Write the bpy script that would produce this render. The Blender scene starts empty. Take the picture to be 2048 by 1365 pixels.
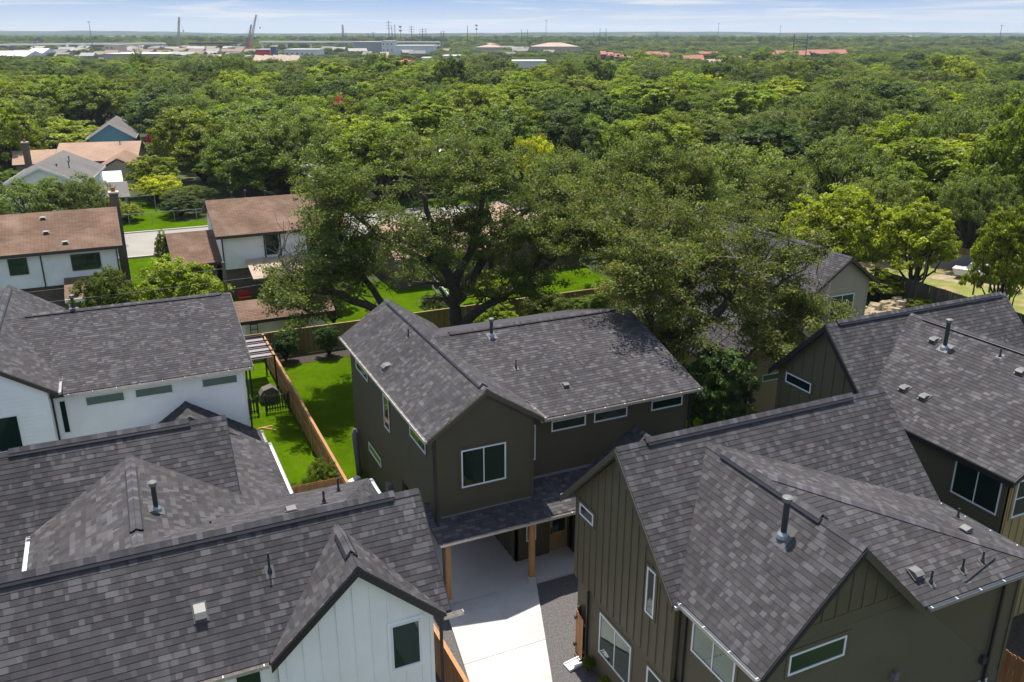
import bpy, math, random
import numpy as np
from mathutils import Vector, Matrix
from mathutils.bvhtree import BVHTree

SC = bpy.context.scene
COL = SC.collection
rnd = random.Random(7)
R_ = math.radians

# ------------------------------------------------------------------ camera
CAM_H = 21.2
FPX, CXP, CYP, HYP = 1718.0, 1024.0, 682.5, 67.0
PITCH = math.atan((CYP - HYP) / FPX)
YAW = R_(24.8)
cam_d = bpy.data.cameras.new("camera")
cam = bpy.data.objects.new("camera", cam_d)
COL.objects.link(cam)
cam.location = (0, 0, CAM_H)
cam.rotation_euler = (R_(90) - PITCH, 0, -YAW)
cam_d.sensor_width = 36.0
cam_d.lens = FPX / 2048 * 36
cam_d.clip_start = 0.5
cam_d.clip_end = 40000
SC.camera = cam

# ------------------------------------------------------------------ light
SUN_DIR = Vector((0.045, 0.30, 1.0)).normalized()
sun_el = math.asin(SUN_DIR.z)
sun_az = math.atan2(SUN_DIR.x, SUN_DIR.y)
w = bpy.data.worlds.new("World")
SC.world = w
w.use_nodes = True
nt = w.node_tree
for n in list(nt.nodes):
    nt.nodes.remove(n)
N = nt.nodes.new
L = nt.links.new
out = N('ShaderNodeOutputWorld')
bg = N('ShaderNodeBackground')
sky = N('ShaderNodeTexSky')
sky.sky_type = 'NISHITA'
sky.sun_disc = False
sky.sun_elevation = sun_el
sky.sun_rotation = sun_az
sky.altitude = 150
sky.air_density = 1.0
sky.dust_density = 0.6
sky.ozone_density = 2.2
tc = N('ShaderNodeTexCoord')
sep = N('ShaderNodeSeparateXYZ')
L(tc.outputs['Generated'], sep.inputs[0])
# thin cirrus: stretched noise on the view direction, denser low over the horizon
mp = N('ShaderNodeMapping')
mp.inputs['Scale'].default_value = (3.0, 3.0, 85.0)
mp.inputs['Location'].default_value = (1.7, 0.4, 0.3)
L(tc.outputs['Generated'], mp.inputs[0])
no = N('ShaderNodeTexNoise')
no.inputs['Scale'].default_value = 1.6
no.inputs['Detail'].default_value = 7
no.inputs['Roughness'].default_value = 0.62
no.inputs['Distortion'].default_value = 0.6
L(mp.outputs[0], no.inputs['Vector'])
cr = N('ShaderNodeValToRGB')
cr.color_ramp.elements[0].position = 0.46
cr.color_ramp.elements[1].position = 0.60
L(no.outputs['Fac'], cr.inputs[0])
hz = N('ShaderNodeMapRange')          # haze band near the horizon
hz.inputs['From Min'].default_value = 0.0
hz.inputs['From Max'].default_value = 0.035
hz.inputs['To Min'].default_value = 1.0
hz.inputs['To Max'].default_value = 0.0
L(sep.outputs['Z'], hz.inputs['Value'])
fade = N('ShaderNodeMapRange')        # clouds thin out overhead
fade.inputs['From Min'].default_value = 0.03
fade.inputs['From Max'].default_value = 0.45
fade.inputs['To Min'].default_value = 0.9
fade.inputs['To Max'].default_value = 0.45
L(sep.outputs['Z'], fade.inputs['Value'])
mu = N('ShaderNodeMath'); mu.operation = 'MULTIPLY'
L(cr.outputs[0], mu.inputs[0]); L(fade.outputs[0], mu.inputs[1])
hm = N('ShaderNodeMath'); hm.operation = 'MULTIPLY'; hm.inputs[1].default_value = 0.25
L(hz.outputs[0], hm.inputs[0])
mx_ = N('ShaderNodeMath'); mx_.operation = 'MAXIMUM'
L(mu.outputs[0], mx_.inputs[0]); L(hm.outputs[0], mx_.inputs[1])
mixc = N('ShaderNodeMix'); mixc.data_type = 'RGBA'
mixc.inputs['B'].default_value = (3.7, 3.8, 3.9, 1)
L(mx_.outputs[0], mixc.inputs['Factor'])
tint = N('ShaderNodeMix'); tint.data_type = 'RGBA'; tint.blend_type = 'MULTIPLY'
tint.inputs['Factor'].default_value = 1.0
tint.inputs['B'].default_value = (1.14, 1.02, 0.93, 1)
L(sky.outputs[0], tint.inputs['A'])
# low down the clear sky is the soft blue of the photograph and pales to the horizon
low = N('ShaderNodeValToRGB')
lr = N('ShaderNodeMapRange'); lr.inputs['From Min'].default_value = 0.0; lr.inputs['From Max'].default_value = 0.06
L(sep.outputs['Z'], lr.inputs['Value']); L(lr.outputs[0], low.inputs[0])
low.color_ramp.elements[0].color = (0.290, 0.318, 0.352, 1)
low.color_ramp.elements[1].color = (0.120, 0.205, 0.372, 1)
el = low.color_ramp.elements.new(0.55); el.color = (0.150, 0.235, 0.385, 1)
sc_ = N('ShaderNodeVectorMath'); sc_.operation = 'SCALE'; sc_.inputs['Scale'].default_value = 9.4
L(low.outputs[0], sc_.inputs[0])
bl = N('ShaderNodeMapRange'); bl.inputs['From Min'].default_value = 0.05; bl.inputs['From Max'].default_value = 0.30
L(sep.outputs['Z'], bl.inputs['Value'])
mlow = N('ShaderNodeMix'); mlow.data_type = 'RGBA'
L(bl.outputs[0], mlow.inputs['Factor']); L(sc_.outputs[0], mlow.inputs['A']); L(tint.outputs['Result'], mlow.inputs['B'])
L(mlow.outputs['Result'], mixc.inputs['A'])
L(mixc.outputs['Result'], bg.inputs[0])
bg.inputs[1].default_value = 0.13
L(bg.outputs[0], out.inputs[0])

sd = bpy.data.lights.new("sun", 'SUN')
sun = bpy.data.objects.new("sun", sd)
COL.objects.link(sun)
sd.energy = 4.1
sd.angle = R_(0.53)
sd.color = (1.0, 0.955, 0.88)
sun.rotation_euler = SUN_DIR.to_track_quat('Z', 'Y').to_euler()

SC.render.engine = 'CYCLES'
vs = SC.view_settings
vs.view_transform = 'Standard'
vs.look = 'None'
vs.exposure = 0.80
vs.gamma = 1.0
SC.cycles.max_bounces = 6
SC.cycles.diffuse_bounces = 4
SC.cycles.transparent_max_bounces = 8
SC.cycles.volume_bounces = 0
SC.cycles.use_adaptive_sampling = True

FH = Vector((math.sin(YAW), math.cos(YAW), 0))
RT = Vector((math.cos(YAW), -math.sin(YAW), 0))
_fw = FH * math.cos(PITCH) - Vector((0, 0, 1)) * math.sin(PITCH)
_up = FH * math.sin(PITCH) + Vector((0, 0, 1)) * math.cos(PITCH)


def spot(px, py, d):
    """the point of the place at horizontal distance d in the given bearing / elevation"""
    v = RT * (px - CXP) + _up * (CYP - py) + _fw * FPX
    h = math.hypot(v.x, v.y)
    return Vector((v.x * d / h, v.y * d / h, CAM_H + v.z * d / h))


# ------------------------------------------------------------------ materials
MATS = {}


def mat(name, col=(0.5, 0.5, 0.5), rough=0.8, metal=0.0, tint=False, noise=None, bump=None,
        spec=0.4, ior=None, rand=0.0, coat=0.0, spot_=None, grad=None):
    if name in MATS:
        return MATS[name]
    m = bpy.data.materials.new(name)
    m.use_nodes = True
    nt = m.node_tree
    b = nt.nodes['Principled BSDF']
    N = nt.nodes.new; L = nt.links.new
    b.inputs['Roughness'].default_value = rough
    b.inputs['Metallic'].default_value = metal
    b.inputs['Specular IOR Level'].default_value = spec
    if name == 'glass': b.inputs['Specular Tint'].default_value = (0.62, 0.92, 0.86, 1)
    if ior: b.inputs['IOR'].default_value = ior
    if coat: b.inputs['Coat Weight'].default_value = coat
    rgb = N('ShaderNodeRGB'); rgb.outputs[0].default_value = (*col, 1)
    cur = rgb.outputs[0]
    geo = N('ShaderNodeNewGeometry')

    def mul(cur, fac_socket):
        vm = N('ShaderNodeVectorMath'); vm.operation = 'SCALE'
        L(cur, vm.inputs[0]); L(fac_socket, vm.inputs['Scale'])
        return vm.outputs[0]
    if tint:
        at = N('ShaderNodeAttribute'); at.attribute_name = 'tint'
        vm = N('ShaderNodeVectorMath'); vm.operation = 'MULTIPLY'
        L(cur, vm.inputs[0]); L(at.outputs['Color'], vm.inputs[1]); cur = vm.outputs[0]
    for nz in (noise or []):
        scale, lo, hi = nz[:3]
        t = N('ShaderNodeTexNoise'); t.inputs['Scale'].default_value = scale
        t.inputs['Detail'].default_value = 5
        if len(nz) > 3:
            mpn = N('ShaderNodeMapping'); mpn.inputs['Scale'].default_value = nz[3]
            L(geo.outputs['Position'], mpn.inputs[0]); L(mpn.outputs[0], t.inputs['Vector'])
        else:
            L(geo.outputs['Position'], t.inputs['Vector'])
        mr = N('ShaderNodeMapRange')
        mr.inputs['From Min'].default_value = 0.3; mr.inputs['From Max'].default_value = 0.7
        mr.inputs['To Min'].default_value = lo; mr.inputs['To Max'].default_value = hi
        L(t.outputs['Fac'], mr.inputs['Value'])
        cur = mul(cur, mr.outputs[0])
    if spot_:
        scale, thr, c2, amt = spot_
        t = N('ShaderNodeTexNoise'); t.inputs['Scale'].default_value = scale; t.inputs['Detail'].default_value = 6
        L(geo.outputs['Position'], t.inputs['Vector'])
        mr = N('ShaderNodeMapRange')
        mr.inputs['From Min'].default_value = thr; mr.inputs['From Max'].default_value = thr + 0.12
        mr.inputs['To Max'].default_value = amt
        L(t.outputs['Fac'], mr.inputs['Value'])
        mc = N('ShaderNodeMix'); mc.data_type = 'RGBA'; mc.inputs['B'].default_value = (*c2, 1)
        L(cur, mc.inputs['A']); L(mr.outputs[0], mc.inputs['Factor']); cur = mc.outputs['Result']
    if rand:
        oi = N('ShaderNodeObjectInfo')
        mr = N('ShaderNodeMapRange'); mr.inputs['To Min'].default_value = 1 - rand; mr.inputs['To Max'].default_value = 1 + rand
        L(oi.outputs['Random'], mr.inputs['Value']); cur = mul(cur, mr.outputs[0])
    L(cur, b.inputs['Base Color'])
    if bump:
        scale, strength, dist = bump[:3]
        t = N('ShaderNodeTexNoise'); t.inputs['Scale'].default_value = scale; t.inputs['Detail'].default_value = 4
        L(geo.outputs['Position'], t.inputs['Vector'])
        bp = N('ShaderNodeBump'); bp.inputs['Strength'].default_value = strength; bp.inputs['Distance'].default_value = dist
        L(t.outputs['Fac'], bp.inputs['Height']); L(bp.outputs[0], b.inputs['Normal'])
    MATS[name] = m
    return m


def brickmat(name, c1, c2, cm, size, rowh, mortar=0.02, axes='XY', rough=0.9, noise=(0.15, 0.8, 1.2), wear=None):
    """courses too small to pick apart (far roofs, brick walls): colour and fine relief only"""
    m = bpy.data.materials.new(name); m.use_nodes = True
    nt = m.node_tree; N = nt.nodes.new; L = nt.links.new
    b = nt.nodes['Principled BSDF']; b.inputs['Roughness'].default_value = rough
    b.inputs['Specular IOR Level'].default_value = 0.2
    geo = N('ShaderNodeNewGeometry'); sep = N('ShaderNodeSeparateXYZ'); L(geo.outputs['Position'], sep.inputs[0])
    cb = N('ShaderNodeCombineXYZ')
    if axes == 'XY':
        L(sep.outputs['X'], cb.inputs[0]); L(sep.outputs['Y'], cb.inputs[1])
    elif axes == 'YX':
        L(sep.outputs['Y'], cb.inputs[0]); L(sep.outputs['X'], cb.inputs[1])
    else:
        ad = N('ShaderNodeMath'); L(sep.outputs['X'], ad.inputs[0]); L(sep.outputs['Y'], ad.inputs[1])
        L(ad.outputs[0], cb.inputs[0]); L(sep.outputs['Z'], cb.inputs[1])
    br = N('ShaderNodeTexBrick')
    br.inputs['Color1'].default_value = (*c1, 1); br.inputs['Color2'].default_value = (*c2, 1); br.inputs['Mortar'].default_value = (*cm, 1)
    br.inputs['Scale'].default_value = 1; br.inputs['Brick Width'].default_value = size
    br.inputs['Row Height'].default_value = rowh; br.inputs['Mortar Size'].default_value = mortar
    br.inputs['Bias'].default_value = 0.0
    L(cb.outputs[0], br.inputs['Vector'])
    t = N('ShaderNodeTexNoise'); t.inputs['Scale'].default_value = noise[0]; t.inputs['Detail'].default_value = 5
    L(geo.outputs['Position'], t.inputs['Vector'])
    mr = N('ShaderNodeMapRange'); mr.inputs['From Min'].default_value = .3; mr.inputs['From Max'].default_value = .7
    mr.inputs['To Min'].default_value = noise[1]; mr.inputs['To Max'].default_value = noise[2]
    L(t.outputs['Fac'], mr.inputs['Value'])
    vm = N('ShaderNodeVectorMath'); vm.operation = 'SCALE'; L(br.outputs['Color'], vm.inputs[0]); L(mr.outputs[0], vm.inputs['Scale'])
    cur = vm.outputs[0]
    if wear:
        t2 = N('ShaderNodeTexNoise'); t2.inputs['Scale'].default_value = wear[0]; t2.inputs['Detail'].default_value = 6
        L(geo.outputs['Position'], t2.inputs['Vector'])
        m2 = N('ShaderNodeMapRange'); m2.inputs['From Min'].default_value = .5; m2.inputs['From Max'].default_value = .65
        m2.inputs['To Max'].default_value = wear[1]
        L(t2.outputs['Fac'], m2.inputs['Value'])
        mc = N('ShaderNodeMix'); mc.data_type = 'RGBA'; mc.inputs['B'].default_value = (*wear[2], 1)
        L(cur, mc.inputs['A']); L(m2.outputs[0], mc.inputs['Factor']); cur = mc.outputs['Result']
    L(cur, b.inputs['Base Color'])
    MATS[name] = m
    return m


def leafmat(name, col, rand=0.25, huevar=0.02):
    m = bpy.data.materials.new(name); m.use_nodes = True
    nt = m.node_tree; N = nt.nodes.new; L = nt.links.new
    b = nt.nodes['Principled BSDF']; o = nt.nodes['Material Output']
    b.inputs['Roughness'].default_value = 0.55
    b.inputs['Specular IOR Level'].default_value = 0.3
    at = N('ShaderNodeAttribute'); at.attribute_name = 'tint'
    oi = N('ShaderNodeObjectInfo')
    hs = N('ShaderNodeHueSaturation'); hs.inputs['Color'].default_value = (*col, 1)
    mh = N('ShaderNodeMapRange'); mh.inputs['To Min'].default_value = 0.5 - huevar; mh.inputs['To Max'].default_value = 0.5 + huevar
    L(oi.outputs['Random'], mh.inputs['Value']); L(mh.outputs[0], hs.inputs['Hue'])
    wn = N('ShaderNodeTexWhiteNoise'); wn.noise_dimensions = '1D'; L(oi.outputs['Random'], wn.inputs['W'])
    mv = N('ShaderNodeMapRange'); mv.inputs['To Min'].default_value = 1 - rand; mv.inputs['To Max'].default_value = 1 + rand
    L(wn.outputs['Value'], mv.inputs['Value']); L(mv.outputs[0], hs.inputs['Value'])
    vm = N('ShaderNodeVectorMath'); vm.operation = 'MULTIPLY'
    L(hs.outputs[0], vm.inputs[0]); L(at.outputs['Color'], vm.inputs[1])
    L(vm.outputs[0], b.inputs['Base Color'])
    tr = N('ShaderNodeBsdfTranslucent')
    v2 = N('ShaderNodeVectorMath'); v2.operation = 'MULTIPLY'; v2.inputs[1].default_value = (1.35, 1.45, 0.6)
    L(vm.outputs[0], v2.inputs[0]); L(v2.outputs[0], tr.inputs[0])
    mx = N('ShaderNodeMixShader'); mx.inputs[0].default_value = 0.42
    L(b.outputs[0], mx.inputs[1]); L(tr.outputs[0], mx.inputs[2]); L(mx.outputs[0], o.inputs[0])
    MATS[name] = m
    return m


mat('shingle', (0.064, 0.0605, 0.0615), 0.95, tint=True, noise=[(60, 0.72, 1.28), (0.45, 0.86, 1.12), (3.0, .94, 1.06)], spec=0.12)
mat('shingle_deck', (0.05, 0.047, 0.05), 0.95)
mat('olive_siding', (0.104, 0.091, 0.054), 0.6, noise=[(1.2, 0.93, 1.06), (14, 0.97, 1.03)], spec=0.3)
mat('dark_siding', (0.080, 0.069, 0.041), 0.6, noise=[(1.2, 0.93, 1.06)], spec=0.3)
mat('tan_siding', (0.34, 0.255, 0.115), 0.6, noise=[(1.2, 0.92, 1.06)], spec=0.3)
mat('beige_siding', (0.33, 0.285, 0.195), 0.6, noise=[(1.2, 0.93, 1.06)], spec=0.3)
mat('white_siding', (0.84, 0.84, 0.81), 0.55, noise=[(1.0, 0.95, 1.03), (16, 0.98, 1.02)], spec=0.3)
mat('old_white', (0.76, 0.76, 0.74), 0.7, noise=[(0.8, 0.9, 1.05), (7, 0.95, 1.03)])
mat('black_trim', (0.018, 0.018, 0.02), 0.5)
mat('olive_trim', (0.075, 0.066, 0.042), 0.6)
mat('brown_trim', (0.05, 0.038, 0.03), 0.6)
mat('vinyl_white', (0.72, 0.73, 0.74), 0.35)
mat('glass', (0.006, 0.018, 0.016), 0.03, spec=0.65, ior=1.65, bump=(0.9, 0.12, 0.05))
mat('gutter_metal', (0.50, 0.46, 0.42), 0.35, metal=0.4, noise=[(6, 0.8, 1.2)])
mat('galvanized', (0.42, 0.44, 0.45), 0.4, metal=0.8, noise=[(20, 0.85, 1.1)])
mat('pipe_dark', (0.035, 0.04, 0.045), 0.4)
mat('vent_grey', (0.15, 0.148, 0.138), 0.5)
mat('plate_grey', (0.095, 0.093, 0.09), 0.5)
mat('flashing', (0.28, 0.31, 0.33), 0.45, metal=0.5)
mat('cedar', (0.42, 0.21, 0.085), 0.75, rand=0.22, noise=[(3, 0.8, 1.15, (6, 6, 0.6)), (30, 0.9, 1.1, (4, 4, .4))])
mat('cedar_weathered', (0.24, 0.165, 0.075), 0.85, rand=0.2, noise=[(3, 0.75, 1.2, (6, 6, 0.6))])
mat('grey_wood', (0.095, 0.08, 0.062), 0.9, rand=0.3, noise=[(3, 0.7, 1.2, (6, 6, 0.6))])
mat('door_wood', (0.30, 0.19, 0.075), 0.5, noise=[(4, 0.85, 1.1, (5, 5, 0.5))])
mat('concrete', (0.50, 0.485, 0.455), 0.85, spot_=(0.9, 0.60, (0.36, 0.335, 0.30), 0.6), noise=[(0.7, 0.88, 1.06), (3, .95, 1.04), (9, 0.96, 1.03)], bump=(40, 0.15, 0.01))
mat('concrete_slab', (0.52, 0.48, 0.44), 0.85, noise=[(0.5, 0.93, 1.05), (9, 0.97, 1.03)])
mat('concrete_joint', (0.30, 0.28, 0.25), 0.9)
mat('gravel', (0.105, 0.098, 0.096), 0.95, noise=[(28, 0.35, 1.7), (9, 0.8, 1.2)], bump=(28, 1.0, 0.03))
mat('lawn', (0.058, 0.110, 0.002), 1.0, noise=[(0.35, 0.78, 1.2), (2.2, 0.85, 1.15), (14, 0.75, 1.25)], bump=(30, 0.8, 0.05), spec=0.0, spot_=(0.5, 0.60, (0.10, 0.12, 0.012), 0.5))
mat('ground_mat', (0.055, 0.072, 0.026), 1.0, noise=[(0.02, 0.7, 1.3), (0.4, 0.7, 1.3)], spot_=(0.08, 0.56, (0.16, 0.13, 0.08), 0.7), spec=0.1)
mat('dry_grass', (0.19, 0.20, 0.055), 0.95, noise=[(0.7, 0.8, 1.2), (12, 0.8, 1.2)], spot_=(0.35, 0.5, (0.30, 0.22, 0.12), 0.8), spec=0.1)
mat('soil', (0.05, 0.04, 0.03), 1.0, noise=[(6, 0.7, 1.3)])
mat('bare_soil', (0.30, 0.24, 0.15), 1.0, noise=[(2, 0.7, 1.2)])
mat('road_mat', (0.27, 0.25, 0.215), 0.9, noise=[(0.25, 0.9, 1.1), (5, 0.95, 1.05)])
mat('kerb_mat', (0.40, 0.37, 0.32), 0.9)
mat('viaduct_mat', (0.72, 0.70, 0.66), 0.9)
mat('belt_mat', (0.03,0.045,0.03),1.0)
mat('bark', (0.055, 0.045, 0.036), 0.95, noise=[(7, 0.6, 1.4), (30, 0.7, 1.3)], bump=(18, 0.8, 0.05))
mat('bark_light', (0.13, 0.11, 0.09), 0.95, noise=[(5, 0.6, 1.4)])
mat('white_plain', (0.70, 0.70, 0.68), 0.6)
mat('canvas', (0.33, 0.28, 0.29), 0.9)
mat('grill_cover', (0.12, 0.10, 0.09), 0.8)
mat('red_paint', (0.35, 0.02, 0.02), 0.5)
mat('orange_paint', (0.6, 0.12, 0.05), 0.6)
mat('blue_paint', (0.09, 0.26, 0.34), 0.65, noise=[(0.6, 0.93, 1.05)])
mat('lattice_grey', (0.30, 0.27, 0.25), 0.6)
mat('far_white', (0.62, 0.62, 0.62), 0.7, noise=[(0.1, 0.9, 1.05)])
mat('far_tan', (0.36, 0.27, 0.20), 0.8, noise=[(0.1, 0.9, 1.1)])
mat('far_grey', (0.30, 0.30, 0.31), 0.8, noise=[(0.1, 0.9, 1.1)])
mat('far_red', (0.30, 0.11, 0.08), 0.8, noise=[(0.1, 0.9, 1.1)])
mat('far_wall', (0.40, 0.34, 0.27), 0.8)
mat('far_brick', (0.22, 0.11, 0.075), 0.8)
mat('far_dark', (0.06, 0.055, 0.05), 0.8)
mat('bright_red', (0.5, 0.03, 0.03), 0.6)
mat('pole_grey', (0.13, 0.13, 0.14), 0.6)
mat('far_blue', (0.05, 0.10, 0.22), 0.5)
mat('hill_mat', (0.030, 0.052, 0.030), 1.0, noise=[(0.002, 0.7, 1.3), (0.02, 0.6, 1.5)], spot_=(0.004, 0.58, (0.30, 0.28, 0.20), 0.6), spec=0.0)
mat('plain_mat', (0.045, 0.062, 0.026), 1.0, noise=[(0.003, 0.7, 1.3), (0.03, 0.6, 1.5)], spot_=(0.012, 0.60, (0.32, 0.29, 0.22), 0.7), spec=0.0)
brickmat('brown_shingle', (0.185, 0.112, 0.072), (0.13, 0.080, 0.052), (0.07, 0.04, 0.03), 0.5, 0.155, 0.015, 'XY', noise=(0.35, 0.75, 1.25), wear=(0.45, 0.4, (0.26, 0.18, 0.13)))
brickmat('tan_shingle', (0.30, 0.19, 0.13), (0.24, 0.15, 0.105), (0.16, 0.10, 0.07), 0.5, 0.16, 0.012, 'XY', noise=(0.25, 0.8, 1.15))
brickmat('grey_shingle', (0.165, 0.15, 0.138), (0.13, 0.12, 0.11), (0.10, 0.09, 0.085), 0.5, 0.16, 0.012, 'XY', noise=(0.25, 0.85, 1.12))
brickmat('peach_shingle', (0.40, 0.27, 0.19), (0.34, 0.225, 0.155), (0.22, 0.14, 0.10), 0.5, 0.16, 0.012, 'XY', noise=(0.25, 0.85, 1.12))
brickmat('wall_brick', (0.15, 0.10, 0.07), (0.09, 0.07, 0.055), (0.16, 0.14, 0.12), 0.3, 0.09, 0.012, 'WALL', noise=(0.5, 0.8, 1.2))
LEAF = {
    'oak': leafmat('leaf_live_oak', (0.140, 0.178, 0.034), 0.18, 0.010),
    'elm': leafmat('leaf_elm', (0.112, 0.160, 0.009), 0.32, 0.012),
    'bright': leafmat('leaf_bright', (0.195, 0.245, 0.008), 0.26, 0.012),
    'dark': leafmat('leaf_dark', (0.064, 0.100, 0.012), 0.24, 0.010),
    'yellow': leafmat('leaf_yellow', (0.44, 0.46, 0.02), 0.1, 0.008),
    'pink': leafmat('leaf_pink', (0.55, 0.04, 0.12), 0.1, 0.01),
    'magnolia': leafmat('leaf_magnolia', (0.055, 0.10, 0.022), 0.1, 0.01),
}

# ------------------------------------------------------------------ mesh helpers
ORG = {}        # world origin of every thing (its parts are written in world coordinates)


def org(o):
    while o is not None:
        if o in ORG: return ORG[o]
        o = o.parent
    return Vector((0, 0, 0))


class MB:
    def __init__(s):
        s.v = []; s.f = []; s.c = []

    def add(s, vs, fs, c=1.0):
        k = len(s.v)
        s.v += [tuple(p) for p in vs]
        s.f += [tuple(i + k for i in f) for f in fs]
        s.c += [c] * len(fs)

    def box(s, x0, x1, y0, y1, z0, z1, c=1.0):
        s.obox(Vector((x0, y0, z0)), Vector((x1 - x0, 0, 0)), Vector((0, y1 - y0, 0)), Vector((0, 0, z1 - z0)), c)

    def obox(s, o, a, b, d, c=1.0):
        o = Vector(o); a = Vector(a); b = Vector(b); d = Vector(d)
        P = [o, o + a, o + a + b, o + b, o + d, o + a + d, o + a + b + d, o + b + d]
        F = [(0, 3, 2, 1), (4, 5, 6, 7), (0, 1, 5, 4), (1, 2, 6, 5), (2, 3, 7, 6), (3, 0, 4, 7)]
        if a.cross(b).dot(d) < 0: F = [f[::-1] for f in F]
        s.add(P, F, c)

    def beam(s, p, q, w, h, c=1.0, up=Vector((0, 0, 1))):
        """box from p to q, centred, width w (sideways) height h"""
        p = Vector(p); q = Vector(q); d = q - p
        side = d.cross(up)
        if side.length < 1e-6: side = Vector((1, 0, 0))
        side.normalize(); u = side.cross(d).normalized()
        s.obox(p - side * w / 2 - u * h / 2, d, side * w, u * h, c)

    def prism(s, poly, ext, c=1.0):
        """poly (3d, planar) extruded by vector ext"""
        poly = [Vector(p) for p in poly]; n = len(poly)
        nrm = Vector((0, 0, 0))
        for i in range(n): nrm += poly[i].cross(poly[(i + 1) % n])
        if nrm.dot(ext) > 0: poly = poly[::-1]
        P = poly + [p + ext for p in poly]
        F = [tuple(range(n)), tuple(range(2 * n - 1, n - 1, -1))]
        for i in range(n):
            j = (i + 1) % n
            F.append((i, i + n, j + n, j))
        s.add(P, F, c)

    def tube(s, pts, rad, n=8, c=1.0, cap=True):
        pts = [Vector(p) for p in pts]
        if not hasattr(rad, '__len__'): rad = [rad] * len(pts)
        k = len(s.v); ring = []
        for i, p in enumerate(pts):
            d = (pts[min(i + 1, len(pts) - 1)] - pts[max(i - 1, 0)]).normalized()
            a = d.orthogonal().normalized() if abs(d.z) > 0.999 or True else None
            a = Vector((0, 0, 1)).cross(d)
            if a.length < 0.05: a = Vector((1, 0, 0)).cross(d)
            a.normalize(); b = d.cross(a)
            for j in range(n):
                t = 2 * math.pi * j / n
                s.v.append(tuple(p + (a * math.cos(t) + b * math.sin(t)) * rad[i]))
        for i in range(len(pts) - 1):
            for j in range(n):
                j2 = (j + 1) % n
                s.f.append((k + i * n + j, k + i * n + j2, k + (i + 1) * n + j2, k + (i + 1) * n + j)); s.c.append(c)
        if cap:
            s.f.append(tuple(k + j for j in range(n))[::-1]); s.c.append(c)
            s.f.append(tuple(k + (len(pts) - 1) * n + j for j in range(n))); s.c.append(c)

    def mesh(s, name, m, off=Vector((0, 0, 0)), smooth=False):
        me = bpy.data.meshes.new(name)
        me.from_pydata([(p[0] - off.x, p[1] - off.y, p[2] - off.z) for p in s.v], [], s.f)
        if m is not None: me.materials.append(MATS[m] if isinstance(m, str) else m)
        if any(c != 1.0 for c in s.c):
            at = me.attributes.new('tint', 'FLOAT_COLOR', 'FACE')
            arr = np.ones((len(s.f), 4), np.float32)
            for i, c in enumerate(s.c):
                arr[i, :3] = c
            at.data.foreach_set('color', arr.ravel())
        elif m in ('shingle',):
            at = me.attributes.new('tint', 'FLOAT_COLOR', 'FACE')
            at.data.foreach_set('color', np.ones(len(s.f) * 4, np.float32))
        if smooth: me.polygons.foreach_set('use_smooth', [True] * len(me.polygons))
        me.update()
        return me

    def build(s, name, m, parent=None, kind=None, label=None, smooth=False):
        off = org(parent) if parent is not None else Vector((0, 0, 0))
        me = s.mesh(name, m, off, smooth)
        o = bpy.data.objects.new(name, me)
        COL.objects.link(o)
        if parent is not None: o.parent = parent
        if kind: o['kind'] = kind
        if label: o['label'] = label
        return o


def thing(name, label, cat, loc, group=None):
    o = bpy.data.objects.new(name, None)
    o.empty_display_size = 0.5
    o.location = loc; COL.objects.link(o)
    o['label'] = label; o['category'] = cat
    if group: o['group'] = group
    ORG[o] = Vector(loc)
    return o


def tag(o, label=None, cat=None, group=None):
    if label: o['label'] = label
    if cat: o['category'] = cat
    if group: o['group'] = group
    return o


def solo(mb, name, m, label, cat, loc, group=None, smooth=False):
    """a thing that is one mesh, origin at its base"""
    me = mb.mesh(name, m, Vector(loc), smooth)
    o = bpy.data.objects.new(name, me); o.location = loc; COL.objects.link(o)
    ORG[o] = Vector(loc)
    return tag(o, label, cat, group)


def clip(poly, a, b, c):
    """keep the part of the 2d polygon where a*x+b*y+c>=0"""
    out = []
    n = len(poly)
    for i in range(n):
        p = poly[i]; q = poly[(i + 1) % n]
        dp = a * p[0] + b * p[1] + c; dq = a * q[0] + b * q[1] + c
        if dp >= 0: out.append(p)
        if (dp >= 0) != (dq >= 0):
            t = dp / (dp - dq)
            out.append((p[0] + (q[0] - p[0]) * t, p[1] + (q[1] - p[1]) * t))
    return out


def area(poly):
    return 0.5 * sum(poly[i][0] * poly[(i + 1) % len(poly)][1] - poly[(i + 1) % len(poly)][0] * poly[i][1] for i in range(len(poly)))


def clip_convex(poly, conv):
    if area(conv) < 0: conv = conv[::-1]
    n = len(conv)
    for i in range(n):
        x0, y0 = conv[i]; x1, y1 = conv[(i + 1) % n]
        # inside is to the left of the edge
        a = -(y1 - y0); b = (x1 - x0); c = -(a * x0 + b * y0)
        poly = clip(poly, a, b, c)
        if len(poly) < 3: return []
    return poly


# ------------------------------------------------------------------ roofs
ROOFS = []
EXPO = 0.168
TW = [0.08, 0.12, 0.16, 0.20, 0.24, 0.30]
SHADES = [0.78, 0.87, 0.94, 1.02, 1.12, 1.32, 1.48, 1.66]
_tabmesh = {}


def shade_pick(r):
    t = r.random()
    if t < 0.16: return 0
    if t < 0.36: return 1
    if t < 0.54: return 2
    if t < 0.68: return 3
    if t < 0.79: return 4
    if t < 0.89: return 5
    if t < 0.97: return 6
    return 7


def warm(s, r):
    k = r.random()
    if k < 0.10: return (s * 1.06, s * 0.98, s * 0.96)
    if k < 0.2: return (s * 1.0, s * 1.0, s * 1.05)
    return (s, s, s)


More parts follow.
